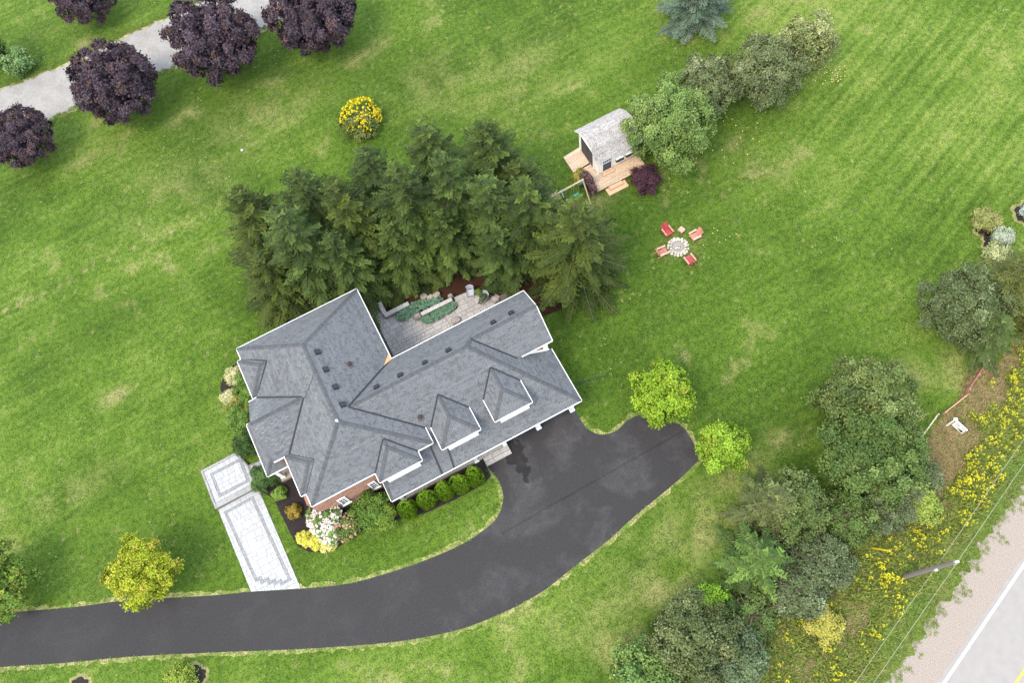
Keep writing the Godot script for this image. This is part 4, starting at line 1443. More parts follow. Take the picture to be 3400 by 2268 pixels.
func spruces():
	var kinds := []
	var ca := Color(0.017, 0.031, 0.006)
	var cb := Color(0.062, 0.092, 0.020)
	for i in 6:
		var s := spruce_mesh(500 + i, 11.5, [4.7, 4.2, 4.8, 4.4, 4.9, 4.3][i], ca, cb, [1.0, 0.9, 1.08, 0.95, 1.0, 1.1][i], [1.0, 1.25, 0.8, 1.4, 0.6, 1.1][i])
		kinds.append([s[0].mesh(leafmat()), s[1].mesh(mat(lin(0.16, 0.13, 0.10), 0.95))])
	var tints := [leafmat(Color(0.95, 0.97, 0.95)), leafmat(Color(0.96, 0.93, 0.75)), leafmat(Color(0.95, 0.96, 0.86)), leafmat(Color(0.86, 0.90, 0.86))]
	# x, z, height, width, kind, tint, label
	var list := [
		[-5.6, -36.7, 12.0, 1.0, 0, 0, "big bluish-green spruce behind the rear corner of the main roof"],
		[-7.6, -40.6, 10.8, 1.05, 1, 1, "olive spruce at the outer left end of the grove"],
		[-8.7, -37.0, 7.5, 0.95, 2, 1, "lower spruce at the left foot of the grove by the roof corner"],
		[-3.1, -39.8, 11.0, 0.9, 2, 2, "olive spruce in the back row behind the yellow-tipped one"],
		[-0.95, -36.8, 12.0, 0.95, 1, 1, "spruce with yellowish tips in the front row left of the planter beds"],
		[2.1, -40.2, 9.4, 0.8, 0, 3, "dark rounded spruce just below the yellow flower clump"],
		[3.4, -35.6, 12.0, 1.0, 2, 2, "tall spruce behind the leafy planter beds"],
		[6.9, -39.2, 10.0, 0.95, 0, 2, "spruce at the far top of the grove right of the yellow flowers"],
		[10.9, -36.4, 11.0, 1.05, 1, 2, "wide spruce at the back of the grove nearest the shed ramp"],
		[6.85, -34.9, 11.8, 0.95, 1, 0, "spruce behind the grey patio chairs"],
		[8.95, -32.5, 10.2, 0.9, 0, 0, "narrow fresh green spruce in the middle of the grove's right half"],
		[11.2, -30.3, 10.8, 0.95, 2, 2, "spruce behind the rear gable end of the house"],
		[11.9, -33.6, 8.2, 0.85, 1, 1, "shorter spruce at the foot of the swing set platform"],
		[-3.2, -35.0, 8.5, 0.85, 1, 0, "lower spruce touching the rear corner of the main roof from the right"],
		[1.1, -34.3, 8.0, 0.8, 0, 2, "lower spruce overhanging the rust-brown litter behind the L-shaped planter wall"],
		[4.9, -33.2, 7.6, 0.8, 1, 2, "lower spruce overhanging the litter behind the three tan boulders"],
		[8.3, -30.0, 7.0, 0.72, 2, 0, "lower spruce overhanging the dark brown patio boulder"],
		[13.1, -26.5, 12.0, 1.05, 0, 1, "large spruce at the right end of the grove nearest the fire pit"]]
	for q in list:
		var k: Array = kinds[(q[4] + 3 * (int(q[2] * 10) % 2)) % 6]
		var t := thing("spruce_tree", q[6], "tree", Vector3(q[0], 0, q[1]), rnd(0, TAU), "spruces in the grove behind the house")
		inst("trunk", k[1], t)
		inst("crown", k[0], t, tints[q[5]])
		var s: float = q[2] / 11.5
		t.scale = Vector3(q[3], s, q[3])
	# blue spruce cut by the top edge of the picture
	var bs := spruce_mesh(520, 8.0, 3.5, Color(0.045, 0.072, 0.046), Color(0.085, 0.118, 0.080), 0.72, 0.4)
	var b := thing("blue_spruce", "blue-grey spruce on the far lawn above the shed", "tree", Vector3(34.9, 0, -44.0))
	inst("trunk", bs[1].mesh(M.bark), b)
	inst("crown", bs[0].mesh(leafmat()), b)
	# the conifers on the right and among the lower-right trees
	var gs := spruce_mesh(530, 8.0, 3.2, Color(0.036, 0.052, 0.020), Color(0.080, 0.102, 0.038), 1.0, 1.1)
	var gm: Mesh = gs[0].mesh(leafmat())
	var gw: Mesh = gs[1].mesh(mat(lin(0.20, 0.17, 0.13), 0.95))
	for q in [[40.0, -9.0, 7.0, 1.0, Color(1.08, 1.03, 0.8), "grey-green spruce with long drooping boughs at the right edge below the variegated shrub"], [41.5, -5.6, 6.0, 0.95, Color(1.05, 1.0, 0.78), "grey-green spruce cut by the right edge behind the red fence"], [36.6, -6.7, 4.8, 0.85, Color(0.95, 1, 0.82), "low grey-green spruce at the far end of the red fence"], [12.7, -0.6, 6.4, 1.0, Color(1.0, 1.12, 0.82), "green conifer with bare pale twigs in the roadside row above the lime shrub"], [15.6, -3.3, 6.6, 0.95, Color(1.1, 1.05, 0.95), "tall olive conifer in the roadside row beside the dry grass strip"]]:
		var t := thing("conifer_tree", q[5], "tree", Vector3(q[0], 0, q[1]), rnd(0, TAU))
		inst("trunk", gw, t)
		inst("crown", gm, t, leafmat(q[4]))
		t.scale = Vector3(q[3], q[2] / 8.0, q[3])

func trees():
	var purple := [Color(0.028, 0.019, 0.026), Color(0.070, 0.049, 0.063), Color(0.085, 0.050, 0.040), 0.2]
	var pm := []
	for i in 5: pm.append(crown(600 + i, 3.45, [2.6, 2.9, 2.8, 2.9, 2.6][i], [640, 700, 720, 680, 560][i], 38, 0.21, 0.40, [0.12, 0.10, 0.14, 0.10, 0.14][i], purple, -0.75, [6, 6, 7, 6, 8][i], [0.16, 0.14, 0.22, 0.2, 0.25][i]).mesh(leafmat()))
	var pt := trunk_mesh(610, 5.6, 0.17, 3.4, 3.4).mesh(M.bark)
	for q in [[-24.3, -62.6, 0.80, 0, 0.3, "dark purple maple cut by the left edge below the pale lane"], [-14.6, -62.9, 1.02, 1, 1.5, "dark purple maple second from the left along the pale lane"], [-4.7, -62.3, 1.10, 2, 2.9, "largest dark purple maple in the middle of the lane row"], [4.2, -60.3, 1.10, 3, 4.4, "dark purple maple cut by the top edge at the right end of the lane row"], [-14.2, -75.6, 0.8, 4, 0.2, "brownish purple maple beyond the lane, only its lower edge in view"]]:
		tree("purple_maple", q[5], "dark purple maples along the lane", Vector3(q[0], 0, q[1]), pm[q[3]], pt, 3.6, q[4], Vector3.ONE * q[2])
	# young bright maples
	var bright := [Color(0.105, 0.190, 0.012), Color(0.190, 0.275, 0.022), Color(0.32, 0.30, 0.05), 0.05]
	var yellow := [Color(0.170, 0.220, 0.012), Color(0.290, 0.310, 0.024), Color(0.42, 0.34, 0.06), 0.22]
	var bt := trunk_mesh(640, 4.4, 0.09, 1.7, 2.6).mesh(M.bark)
	tree("young_maple", "bright lime green young maple at the tip of the asphalt apron", "", Vector3(13.35, 0, -13.95), crown(641, 2.15, 1.9, 330, 32, 0.18, 0.40, 0.14, bright, -0.7, 7).mesh(leafmat(Color.WHITE, 0.25)), bt, 2.9)
	tree("young_maple", "smaller loose lime green young maple right of the asphalt tip", "", Vector3(14.95, 0, -8.5), crown(642, 1.75, 1.6, 190, 26, 0.18, 0.40, 0.24, [Color(0.105, 0.195, 0.014), Color(0.19, 0.285, 0.026), Color(0.38, 0.33, 0.06), 0.07], -0.7).mesh(leafmat(Color.WHITE, 0.25)), bt, 2.5)
	tree("young_maple", "yellow young maple overhanging the drive at the lower left", "", Vector3(-26.0, 0, -20.4), crown(643, 2.3, 1.85, 430, 34, 0.16, 0.38, 0.14, yellow, -0.7, 7).mesh(leafmat(Color.WHITE, 0.25)), bt, 3.0)
	tree("green_tree", "green tree cut by the left edge above the drive", "", Vector3(-36.4, 0, -25.0), crown(644, 2.5, 2.3, 340, 32, 0.19, 0.45, 0.2, [Color(0.06, 0.12, 0.018), Color(0.14, 0.20, 0.03), Color(0.28, 0.28, 0.05), 0.15], -0.7).mesh(leafmat()), bt, 2.8)
	# row by the shed
	var wt := trunk_mesh(650, 5.6, 0.16, 3.0, 3.2).mesh(M.bark)
	tree("willow_green_tree", "fresh green feathery tree leaning over the shed roof", "", Vector3(25.6, 0, -33.5), crown(651, 3.35, 3.35, 620, 40, 0.15, 0.50, 0.18, [Color(0.080, 0.135, 0.032), Color(0.155, 0.220, 0.060), Color(0.22, 0.27, 0.08), 0.1], -0.7).mesh(leafmat(Color.WHITE, 0.15)), wt, 3.4)
	var grey := [Color(0.065, 0.088, 0.034), Color(0.135, 0.158, 0.066), Color(0.21, 0.225, 0.125), 0.1]
	tree("olive_tree", "grey-green round tree between the shed tree and the largest grey-green one", "", Vector3(30.7, 0, -35.6), crown(652, 2.5, 2.3, 360, 38, 0.15, 0.42, 0.15, grey, -0.75, 7).mesh(leafmat()), wt, 2.6, 0.0, Vector3(1, 0.95, 1))
	tree("olive_tree", "largest grey-green round tree on the lawn right of the shed", "", Vector3(35.5, 0, -34.2), crown(653, 2.9, 2.6, 440, 40, 0.15, 0.45, 0.15, grey, -0.75, 7).mesh(leafmat()), wt, 2.7)
	tree("apple_tree", "loose yellow-green fruit tree farthest up the lawn with fallen fruit beside it", "", Vector3(40.3, 0, -34.8), crown(654, 2.3, 2.4, 240, 30, 0.16, 0.42, 0.28, [Color(0.09, 0.12, 0.035), Color(0.20, 0.22, 0.085), Color(0.32, 0.32, 0.15), 0.12], -0.75).mesh(leafmat()), wt, 2.7)
	# roadside row at the lower right
	var lt := trunk_mesh(660, 5.5, 0.16, 2.8, 3.0).mesh(M.bark)
	var olive := [Color(0.046, 0.074, 0.020), Color(0.120, 0.155, 0.045), Color(0.16, 0.19, 0.07), 0.1]
	var deepg := [Color(0.036, 0.068, 0.016), Color(0.100, 0.148, 0.038), Color(0.14, 0.18, 0.055), 0.1]
	var blue := [Color(0.050, 0.074, 0.030), Color(0.112, 0.138, 0.062), Color(0.17, 0.20, 0.11), 0.1]
	tree("leafy_tree", "dark green broad tree at the upper end of the roadside row below the lawn corner", "", Vector3(25.5, 0, -6.4), crown(661, 3.0, 2.6, 470, 40, 0.18, 0.5, 0.2, olive, -0.7).mesh(leafmat()), lt, 3.0)
	tree("leafy_tree", "big leafy green tree in the middle of the roadside row left of the yellow-green bush", "", Vector3(23.3, 0, -3.1), crown(662, 3.3, 2.8, 540, 40, 0.18, 0.5, 0.2, deepg, -0.7).mesh(leafmat()), lt, 3.2)
	tree("evergreen_tree", "broad dense grey-green evergreen at the right edge of the lawn above the red fence", "", Vector3(36.0, 0, -9.1), crown(674, 2.75, 2.5, 560, 40, 0.15, 0.44, 0.16, [Color(0.040, 0.060, 0.022), Color(0.105, 0.132, 0.052), Color(0.16, 0.19, 0.09), 0.1], -0.8).mesh(leafmat()), lt, 2.6)
	tree("blue_green_bush", "blue-green bush at the end of the grey fence rail", "", Vector3(25.7, 0, -0.7), crown(663, 1.7, 1.7, 220, 34, 0.16, 0.42, 0.2, blue, -0.7).mesh(leafmat()), lt, 1.9, 0.0, Vector3(1, 0.7, 1), null, "bush")
	tree("leafy_tree", "olive green broad tree with pale twigs at the dry grass beside the drive", "", Vector3(17.0, 0, -2.6), crown(664, 2.2, 2.2, 330, 38, 0.17, 0.48, 0.22, olive, -0.7).mesh(leafmat()), lt, 2.7)
	tree("blue_green_bush", "silvery blue-green bush left of the utility pole", "", Vector3(16.6, 0, 1.5), crown(665, 2.0, 1.9, 290, 36, 0.15, 0.44, 0.16, blue, -0.7).mesh(leafmat()), lt, 2.0, 0.4, Vector3(1, 0.8, 1), null, "bush")
	tree("blue_green_bush", "silvery blue-green bush below the green conifer, above the pale yellow bush", "", Vector3(14.2, 0, 2.2), crown(666, 1.9, 1.8, 270, 36, 0.15, 0.44, 0.18, blue, -0.7).mesh(leafmat()), lt, 1.9, 1.4, Vector3(1, 0.8, 1), null, "bush")
	tree("leafy_tree", "grey-green tree at the bottom edge left of the lime green shrub", "", Vector3(6.2, 0, 1.7), crown(667, 2.7, 2.4, 430, 40, 0.16, 0.48, 0.18, [Color(0.050, 0.070, 0.025), Color(0.112, 0.132, 0.048), Color(0.17, 0.185, 0.085), 0.1], -0.7).mesh(leafmat()), lt, 2.9)
	tree("leafy_tree", "fresh green bush-like tree at the bottom edge, leftmost of the roadside row", "", Vector3(2.9, 0, 2.2), crown(668, 2.3, 2.0, 320, 38, 0.17, 0.48, 0.22, [Color(0.06, 0.115, 0.028), Color(0.13, 0.20, 0.05), Color(0.2, 0.26, 0.07), 0.15], -0.7).mesh(leafmat()), lt, 2.2)
	tree("blue_green_bush", "blue-green bush at the bottom edge beside the brown grass", "", Vector3(8.2, 0, 3.9), crown(669, 2.1, 1.9, 300, 36, 0.16, 0.44, 0.2, [Color(0.045, 0.076, 0.034), Color(0.105, 0.140, 0.066), Color(0.16, 0.20, 0.11), 0.1], -0.7).mesh(leafmat()), lt, 1.9, 2.0, Vector3(1, 0.85, 1), null, "bush")
	tree("dark_bush", "dark green bush between the lime green shrub and the brown grass", "", Vector3(10.6, 0, 2.2), crown(670, 1.7, 1.4, 200, 34, 0.16, 0.42, 0.2, deepg, -0.7).mesh(leafmat()), lt, 1.4, 2.0, Vector3(1, 0.7, 1), null, "bush")
	tree("dark_bush", "dark green bush filling the gap between the big leafy tree and the silvery bush", "", Vector3(20.2, 0, -0.4), crown(671, 1.9, 1.7, 250, 36, 0.16, 0.42, 0.2, deepg, -0.7).mesh(leafmat()), lt, 1.6, 1.0, Vector3(1, 0.75, 1), null, "bush")
	tree("blue_green_bush", "blue-green bush under the lower right side of the big leafy tree", "", Vector3(23.0, 0, 0.4), crown(672, 1.6, 1.4, 190, 36, 0.16, 0.42, 0.2, blue, -0.7).mesh(leafmat()), lt, 1.4, 1.0, Vector3(1, 0.75, 1), null, "bush")
	var st := trunk_mesh(680, 1.2, 0.04, 0.6, 0.9, 6).mesh(M.bark)
	var shrub := func(called: String, label: String, x: float, z: float, rx: float, ry: float, cl: int, pr: int, lf: float, pal: Array, group := ""):
		return tree(called, label, group, Vector3(x, 0, z), crown(int(abs(x * 31 + z * 17)) + 700, rx, ry, cl, pr, lf, 0.32 * clampf(rx, 0.5, 1.2), 0.16, pal, -0.7).mesh(leafmat()), st, ry * 0.85, 0.0, Vector3.ONE, null, "shrub")
	shrub.call("lime_shrub", "bright lime green shrub between two roadside trees", 9.0, 0.2, 0.95, 1.2, 110, 30, 0.15, [Color(0.11, 0.21, 0.018), Color(0.20, 0.33, 0.03)])
	shrub.call("yellow_green_bush", "yellow-green bush on the verge right of the big leafy tree", 25.3, 1.5, 1.15, 0.9, 120, 32, 0.15, [Color(0.14, 0.20, 0.035), Color(0.24, 0.30, 0.06)])
	shrub.call("yellow_bush", "pale yellow bush on the verge below the blue-green bush", 14.8, 4.9, 1.15, 0.7, 130, 32, 0.13, [Color(0.24, 0.24, 0.04), Color(0.40, 0.36, 0.09)])
	shrub.call("purple_shrub", "dark purple barberry-like shrub beside the deck under the green tree", 22.25, -31.3, 1.15, 0.95, 170, 34, 0.12, [Color(0.035, 0.016, 0.024), Color(0.075, 0.03, 0.042)])
	var p2: Node3D = shrub.call("purple_shrub", "thin reddish purple shrub along the left edge of the deck", 17.95, -33.4, 0.5, 0.9, 60, 26, 0.12, [Color(0.06, 0.035, 0.035), Color(0.13, 0.07, 0.075)])
	p2.scale = Vector3(0.8, 1, 1.9)
	shrub.call("yellow_shrub", "small yellow-green shrub in the corner between ramp and deck", 17.7, -34.55, 0.62, 0.4, 60, 28, 0.10, [Color(0.22, 0.22, 0.04), Color(0.34, 0.30, 0.07)])
	shrub.call("light_green_bush", "light green bush on the far side of the pale lane at the left edge", -22.8, -73.0, 1.3, 1.2, 150, 32, 0.16, [Color(0.09, 0.17, 0.05), Color(0.18, 0.27, 0.10)])
	shrub.call("olive_shrub", "rounded yellow-green shrub in the upper mulch ring on the right lawn", 43.4, -14.4, 0.95, 0.75, 130, 30, 0.11, [Color(0.15, 0.17, 0.05), Color(0.25, 0.26, 0.09)])
	shrub.call("silver_shrub", "silver-grey shrub in the lower mulch ring on the right lawn", 43.4, -12.7, 0.75, 0.8, 100, 30, 0.11, [Color(0.20, 0.25, 0.17), Color(0.36, 0.40, 0.31)])
	shrub.call("blue_shrub", "small blue-grey shrub in the mulch ring cut by the right edge", 46.7, -13.6, 0.6, 0.7, 80, 28, 0.11, [Color(0.18, 0.22, 0.20), Color(0.32, 0.37, 0.34)])
	shrub.call("variegated_shrub", "cream and green variegated shrub beside the lower mulch ring on the right", 42.2, -11.7, 1.0, 0.7, 120, 30, 0.13, [Color(0.10, 0.16, 0.045), Color(0.42, 0.43, 0.22)])
	shrub.call("yellow_green_shrub", "small yellow-green shrub by a mulch ring at the bottom edge", -26.9, -12.6, 1.0, 0.8, 110, 30, 0.14, [Color(0.13, 0.20, 0.025), Color(0.26, 0.30, 0.05)])
	# dark tall conifer cut by the left edge
	var hz := crown(690, 1.3, 4.5, 420, 34, 0.16, 0.42, 0.1, [Color(0.03, 0.058, 0.016), Color(0.06, 0.10, 0.026)], -0.95)
	tree("dark_conifer", "dark green conifer cut by the left edge behind the light green bush", "", Vector3(-24.6, 0, -75.2), hz.mesh(leafmat()), lt, 4.2)

func egg(sd: int) -> MB:
	# a clipped arborvitae: upright lobes packed into an egg, clad in small flat sprays
	var r := RandomNumberGenerator.new()
	r.seed = sd
	var mb := MB.new()
	for l in 9:
		var a := l * 2.4 + r.randf() * 0.5
		var off := Vector3(cos(a), 0, sin(a)) * (0.0 if l == 0 else r.randf_range(0.22, 0.36))
		var h := 2.55 if l == 0 else r.randf_range(1.9, 2.45)
		var w := r.randf_range(0.30, 0.40)
		for i in 950:
			var t := sqrt(r.randf())
			var y := h * (1.0 - t * 0.97)
			var rad := w * pow(sin(PI * clampf(0.08 + 0.80 * t, 0, 1)), 0.75)
			var b := r.randf() * TAU
			var d := Vector3(cos(b), 0.25, sin(b)).normalized()
			var p := off * (0.55 + 0.5 * t) + Vector3(cos(b) * rad, y, sin(b) * rad)
			var up := (Vector3.UP + d * r.randf_range(0.1, 0.8) + Vector3(r.randf_range(-0.4, 0.4), 0, r.randf_range(-0.4, 0.4))).normalized()
			var sd2 := up.cross(d).normalized()
			mb.leaf(p, up, sd2, r.randf_range(0.09, 0.15), r.randf_range(0.05, 0.08), Color(0.072, 0.150, 0.008).lerp(Color(0.165, 0.270, 0.018), r.randf()))
	return mb

func flower_heads(sd: int, rx: float, ry: float, count: int, size: float, pal: Array, low := -0.1, petals := 9, flock := 3) -> MB:
	# rounded heads of small petals standing proud of a bush
	var r := RandomNumberGenerator.new()
	r.seed = sd
	var mb := MB.new()
	var hubs := []
	for i in maxi(5, count / flock): hubs.append([r.randf_range(low, 1.0), r.randf() * TAU])
	for i in count:
		var hub: Array = hubs[r.randi() % hubs.size()]
		var y := clampf(hub[0] + r.randf_range(-0.16, 0.16), -0.4, 1.0)
		var a: float = hub[1] + r.randf_range(-0.3, 0.3)
		var q := sqrt(maxf(0, 1 - y * y))
		var d := Vector3(q * cos(a), y, q * sin(a))
		var p := Vector3(d.x * rx, d.y * ry, d.z * rx) * r.randf_range(0.95, 1.12)
		var c0: Color = pal[0]
		var col := c0.lerp(pal[1], r.randf())
		var s := size * r.randf_range(0.7, 1.25)
		for j in petals:
			var e := Vector3(r.randf_range(-1, 1), r.randf_range(-0.4, 1), r.randf_range(-1, 1)).normalized()
			var t := e.cross(Vector3(r.randf_range(-1, 1), r.randf_range(-1, 1), r.randf_range(-1, 1))).normalized()
			var g := r.randf_range(0.88, 1.1)
			mb.leaf(p + e * s * 0.45 - t * s * 0.35, t, e.cross(t), s * 0.8, s * 0.7, col * g)
	return mb

func garden():
	var st := trunk_mesh(681, 1.1, 0.03, 0.5, 0.8, 6).mesh(M.bark)
	# clipped arborvitae along the porch
	var av := egg(800).mesh(leafmat())
	var av2 := egg(801).mesh(leafmat())
	var nm := ["leftmost of the five clipped bright green arborvitae along the porch", "clipped bright green arborvitae second from the left along the porch", "middle one of the five clipped bright green arborvitae along the porch", "clipped bright green arborvitae second from the porch steps", "clipped bright green arborvitae nearest the porch steps"]
	for i in 5:
		tree("arborvitae", nm[i], "clipped arborvitae along the porch", Vector3([-7.2, -5.68, -4.25, -2.95, -1.72][i], 0, [-15.75, -15.72, -15.65, -15.55, -15.5][i]), [av, av2][i % 2], st, 0.0, i * 1.3, Vector3(1.22, [1.0, 0.95, 1.05, 0.95, 1.08][i], 1.22), null, "shrub")
	var put := func(called: String, label: String, x: float, z: float, rx: float, ry: float, cl: int, lf: float, pal: Array, hard := 0.16):
		return tree(called, label, "", Vector3(x, 0, z), crown(int(abs(x * 37 + z * 13)) + 900, rx, ry, cl, 30, lf, 0.34 * clampf(rx, 0.4, 1.1), hard, pal, -0.7).mesh(leafmat()), st, ry * 0.85, 0.0, Vector3.ONE, null, "shrub")
	var gr := [Color(0.055, 0.115, 0.018), Color(0.125, 0.20, 0.035)]
	put.call("green_shrub", "broad green shrub below the right-hand brick wall window", -9.75, -17.2, 1.35, 0.95, 230, 0.11, gr)
	put.call("green_shrub", "light green shrub at the lower edge of the bed below the brick wall", -9.1, -16.2, 0.95, 0.7, 150, 0.10, [Color(0.09, 0.15, 0.02), Color(0.18, 0.25, 0.04)])
	var hy: Node3D = put.call("hydrangea", "large hydrangea covered in creamy white flower heads at the front house corner", -13.1, -18.15, 1.15, 0.95, 190, 0.13, [Color(0.08, 0.15, 0.03), Color(0.15, 0.22, 0.06)])
	var fl := obj("flower_heads", flower_heads(810, 1.22, 1.0, 420, 0.19, [Color(0.55, 0.47, 0.41), Color(0.68, 0.61, 0.54)], 0.0, 12), leafmat(), hy)
	fl.position.y = 0.8
	fl.set_meta("kind", "stuff")
	var hy3: Node3D = put.call("hydrangea", "smaller white hydrangea between the big one and the yellow shrubs", -13.2, -17.0, 0.7, 0.65, 90, 0.12, [Color(0.08, 0.15, 0.03), Color(0.15, 0.22, 0.06)])
	fl = obj("flower_heads", flower_heads(812, 0.78, 0.7, 210, 0.17, [Color(0.55, 0.47, 0.40), Color(0.68, 0.61, 0.54)], 0.0, 12), leafmat(), hy3)
	fl.position.y = 0.55
	fl.set_meta("kind", "stuff")
	var hy2: Node3D = put.call("pink_shrub", "green shrub with faded pinkish brown flower heads right of the white hydrangea", -12.0, -16.85, 0.95, 0.7, 150, 0.12, [Color(0.075, 0.12, 0.03), Color(0.16, 0.19, 0.05)])
	fl = obj("flower_heads", flower_heads(811, 0.98, 0.75, 60, 0.16, [Color(0.34, 0.19, 0.12), Color(0.48, 0.32, 0.22)], 0.0, 9), leafmat(), hy2)
	fl.position.y = 0.6
	fl.set_meta("kind", "stuff")
	var yl := [Color(0.40, 0.38, 0.04), Color(0.60, 0.54, 0.10)]
	put.call("yellow_euonymus", "golden yellow shrub leftmost of the row at the bed's lower edge", -15.15, -17.55, 0.55, 0.45, 100, 0.09, yl)
	put.call("yellow_euonymus", "golden yellow shrub in the middle of the row at the bed's lower edge", -14.45, -17.05, 0.52, 0.45, 95, 0.09, yl)
	put.call("yellow_euonymus", "pale yellow shrub rightmost of the row at the bed's lower edge", -13.7, -16.5, 0.6, 0.45, 110, 0.09, [Color(0.46, 0.44, 0.10), Color(0.62, 0.58, 0.22)])
	put.call("bronze_shrub", "small yellow-bronze shrub alone in the dark mulch", -15.15, -19.95, 0.5, 0.4, 70, 0.09, [Color(0.18, 0.13, 0.02), Color(0.30, 0.22, 0.04)])
	put.call("small_green_shrub", "small light green shrub alone in the dark mulch", -15.65, -21.75, 0.5, 0.4, 70, 0.10, [Color(0.10, 0.18, 0.022), Color(0.18, 0.27, 0.05)])
	put.call("boxwood", "rounded dark green shrub beside the walkway steps", -16.2, -23.35, 0.98, 0.8, 170, 0.09, [Color(0.042, 0.088, 0.022), Color(0.09, 0.15, 0.04)])
	put.call("yew", "dark green shrub at the corner of the walkway landing by the wall", -16.3, -26.4, 0.95, 1.1, 190, 0.09, [Color(0.03, 0.062, 0.016), Color(0.065, 0.11, 0.028)])
	put.call("left_bed_shrub", "fresh green shrub in the left bed under the west gable", -16.0, -28.5, 1.1, 0.85, 160, 0.11, [Color(0.08, 0.16, 0.025), Color(0.16, 0.25, 0.05)])
	put.call("left_bed_shrub", "green shrub against the wall in the left bed", -14.8, -30.2, 1.0, 0.8, 140, 0.11, gr)
	put.call("left_bed_shrub", "green shrub in the left bed by the bay window corner", -14.5, -31.6, 0.85, 0.7, 110, 0.11, [Color(0.08, 0.16, 0.025), Color(0.15, 0.24, 0.05)])
	put.call("olive_bed_shrub", "yellow-olive shrub in the middle of the left bed", -15.7, -29.8, 0.85, 0.6, 110, 0.10, [Color(0.17, 0.17, 0.03), Color(0.28, 0.25, 0.06)])
	var cream := [Color(0.32, 0.32, 0.13), Color(0.56, 0.52, 0.30)]
	put.call("cream_shrub", "cream coloured shrub at the upper end of the left bed", -15.3, -32.4, 0.8, 0.55, 110, 0.09, cream)
	put.call("cream_shrub", "cream coloured shrub at the outer edge of the left bed above the olive one", -16.3, -31.0, 0.65, 0.45, 85, 0.09, cream)
	# goldenrod clump on the far lawn
	var g: Node3D = put.call("yellow_flower_clump", "tall clump of bright yellow flowers alone on the lawn above the grove", 3.6, -49.3, 1.75, 0.9, 180, 0.13, [Color(0.06, 0.10, 0.025), Color(0.14, 0.16, 0.05)], 0.35)
	fl = obj("flower_heads", flower_heads(820, 1.7, 1.2, 340, 0.18, [Color(0.42, 0.33, 0.010), Color(0.55, 0.46, 0.018)], 0.0, 8, 5), leafmat(), g)
	fl.position = Vector3(0.2, 0.8, -0.5)
	fl.set_meta("kind", "stuff")

# ---------------------------------------------------------------- the verge along the road
func edge_dist(x: float, z: float) -> float:
	# metres from the gravel shoulder towards the house
	var d := Vector2(0.9306, -0.3660)
	var q := Vector2(x, z) - Vector2(16.5, 10.0)
	return d.cross(q) * -1.0

func blade_tuft(sd: int, n: int, h: float, spread: float, ca: Color, cb: Color, w := 0.035) -> MB:
	var r := RandomNumberGenerator.new()
	r.seed = sd
	var mb := MB.new()
	for i in n:
		var a := r.randf() * TAU
		var l := r.randf_range(0.3, 1.0)
		var d := Vector3(cos(a) * l, r.randf_range(0.6, 1.2), sin(a) * l).normalized()
		mb.leaf(Vector3(r.randf_range(-1, 1), 0, r.randf_range(-1, 1)) * spread * 0.4, d, Vector3(-sin(a), 0, cos(a)), h * r.randf_range(0.6, 1.2), w, ca.lerp(cb, r.randf()) * r.randf_range(0.8, 1.2))
	return mb

func scatter(called: String, label: String, cat: String, mesh: Mesh, spots: Array, smin: float, smax: float):
	var mm := MultiMesh.new()
	mm.transform_format = MultiMesh.TRANSFORM_3D
	mm.use_colors = true
	mm.mesh = mesh
	mm.instance_count = spots.size()
	for i in spots.size():
		var s := rnd(smin, smax)
		mm.set_instance_transform(i, Transform3D(Basis(Vector3.UP, rnd(0, TAU)).scaled(Vector3(s, s * rnd(0.8, 1.25), s)), Vector3(spots[i].x, 0, spots[i].y)))
		var k := rnd(0.8, 1.2)
		mm.set_instance_color(i, Color(k, k * rnd(0.94, 1.06), k))
	var o := MultiMeshInstance3D.new()
	o.multimesh = mm
	o.name = numbered(called)
	add_child(o)
	tag(o, label, cat, "", "stuff")

func verge_region() -> PackedVector2Array:
	return PackedVector2Array(V2([70, -20, 46, -8, 40, -5.6, 36.98, -4.5, 34.64, -4.9, 33.2, -3.7, 30.7, -3.1, 28.17, -2.0, 26.5, -1.5, 21.65, -1.0, 18.48, 2.0, 14.5, 2.8, 12.14, 2.8, 9.9, 5.0, 7.93, 5.8, 4, 9, -10, 16, -10, 22, 16.5, 10.0, 70, -11.0]))

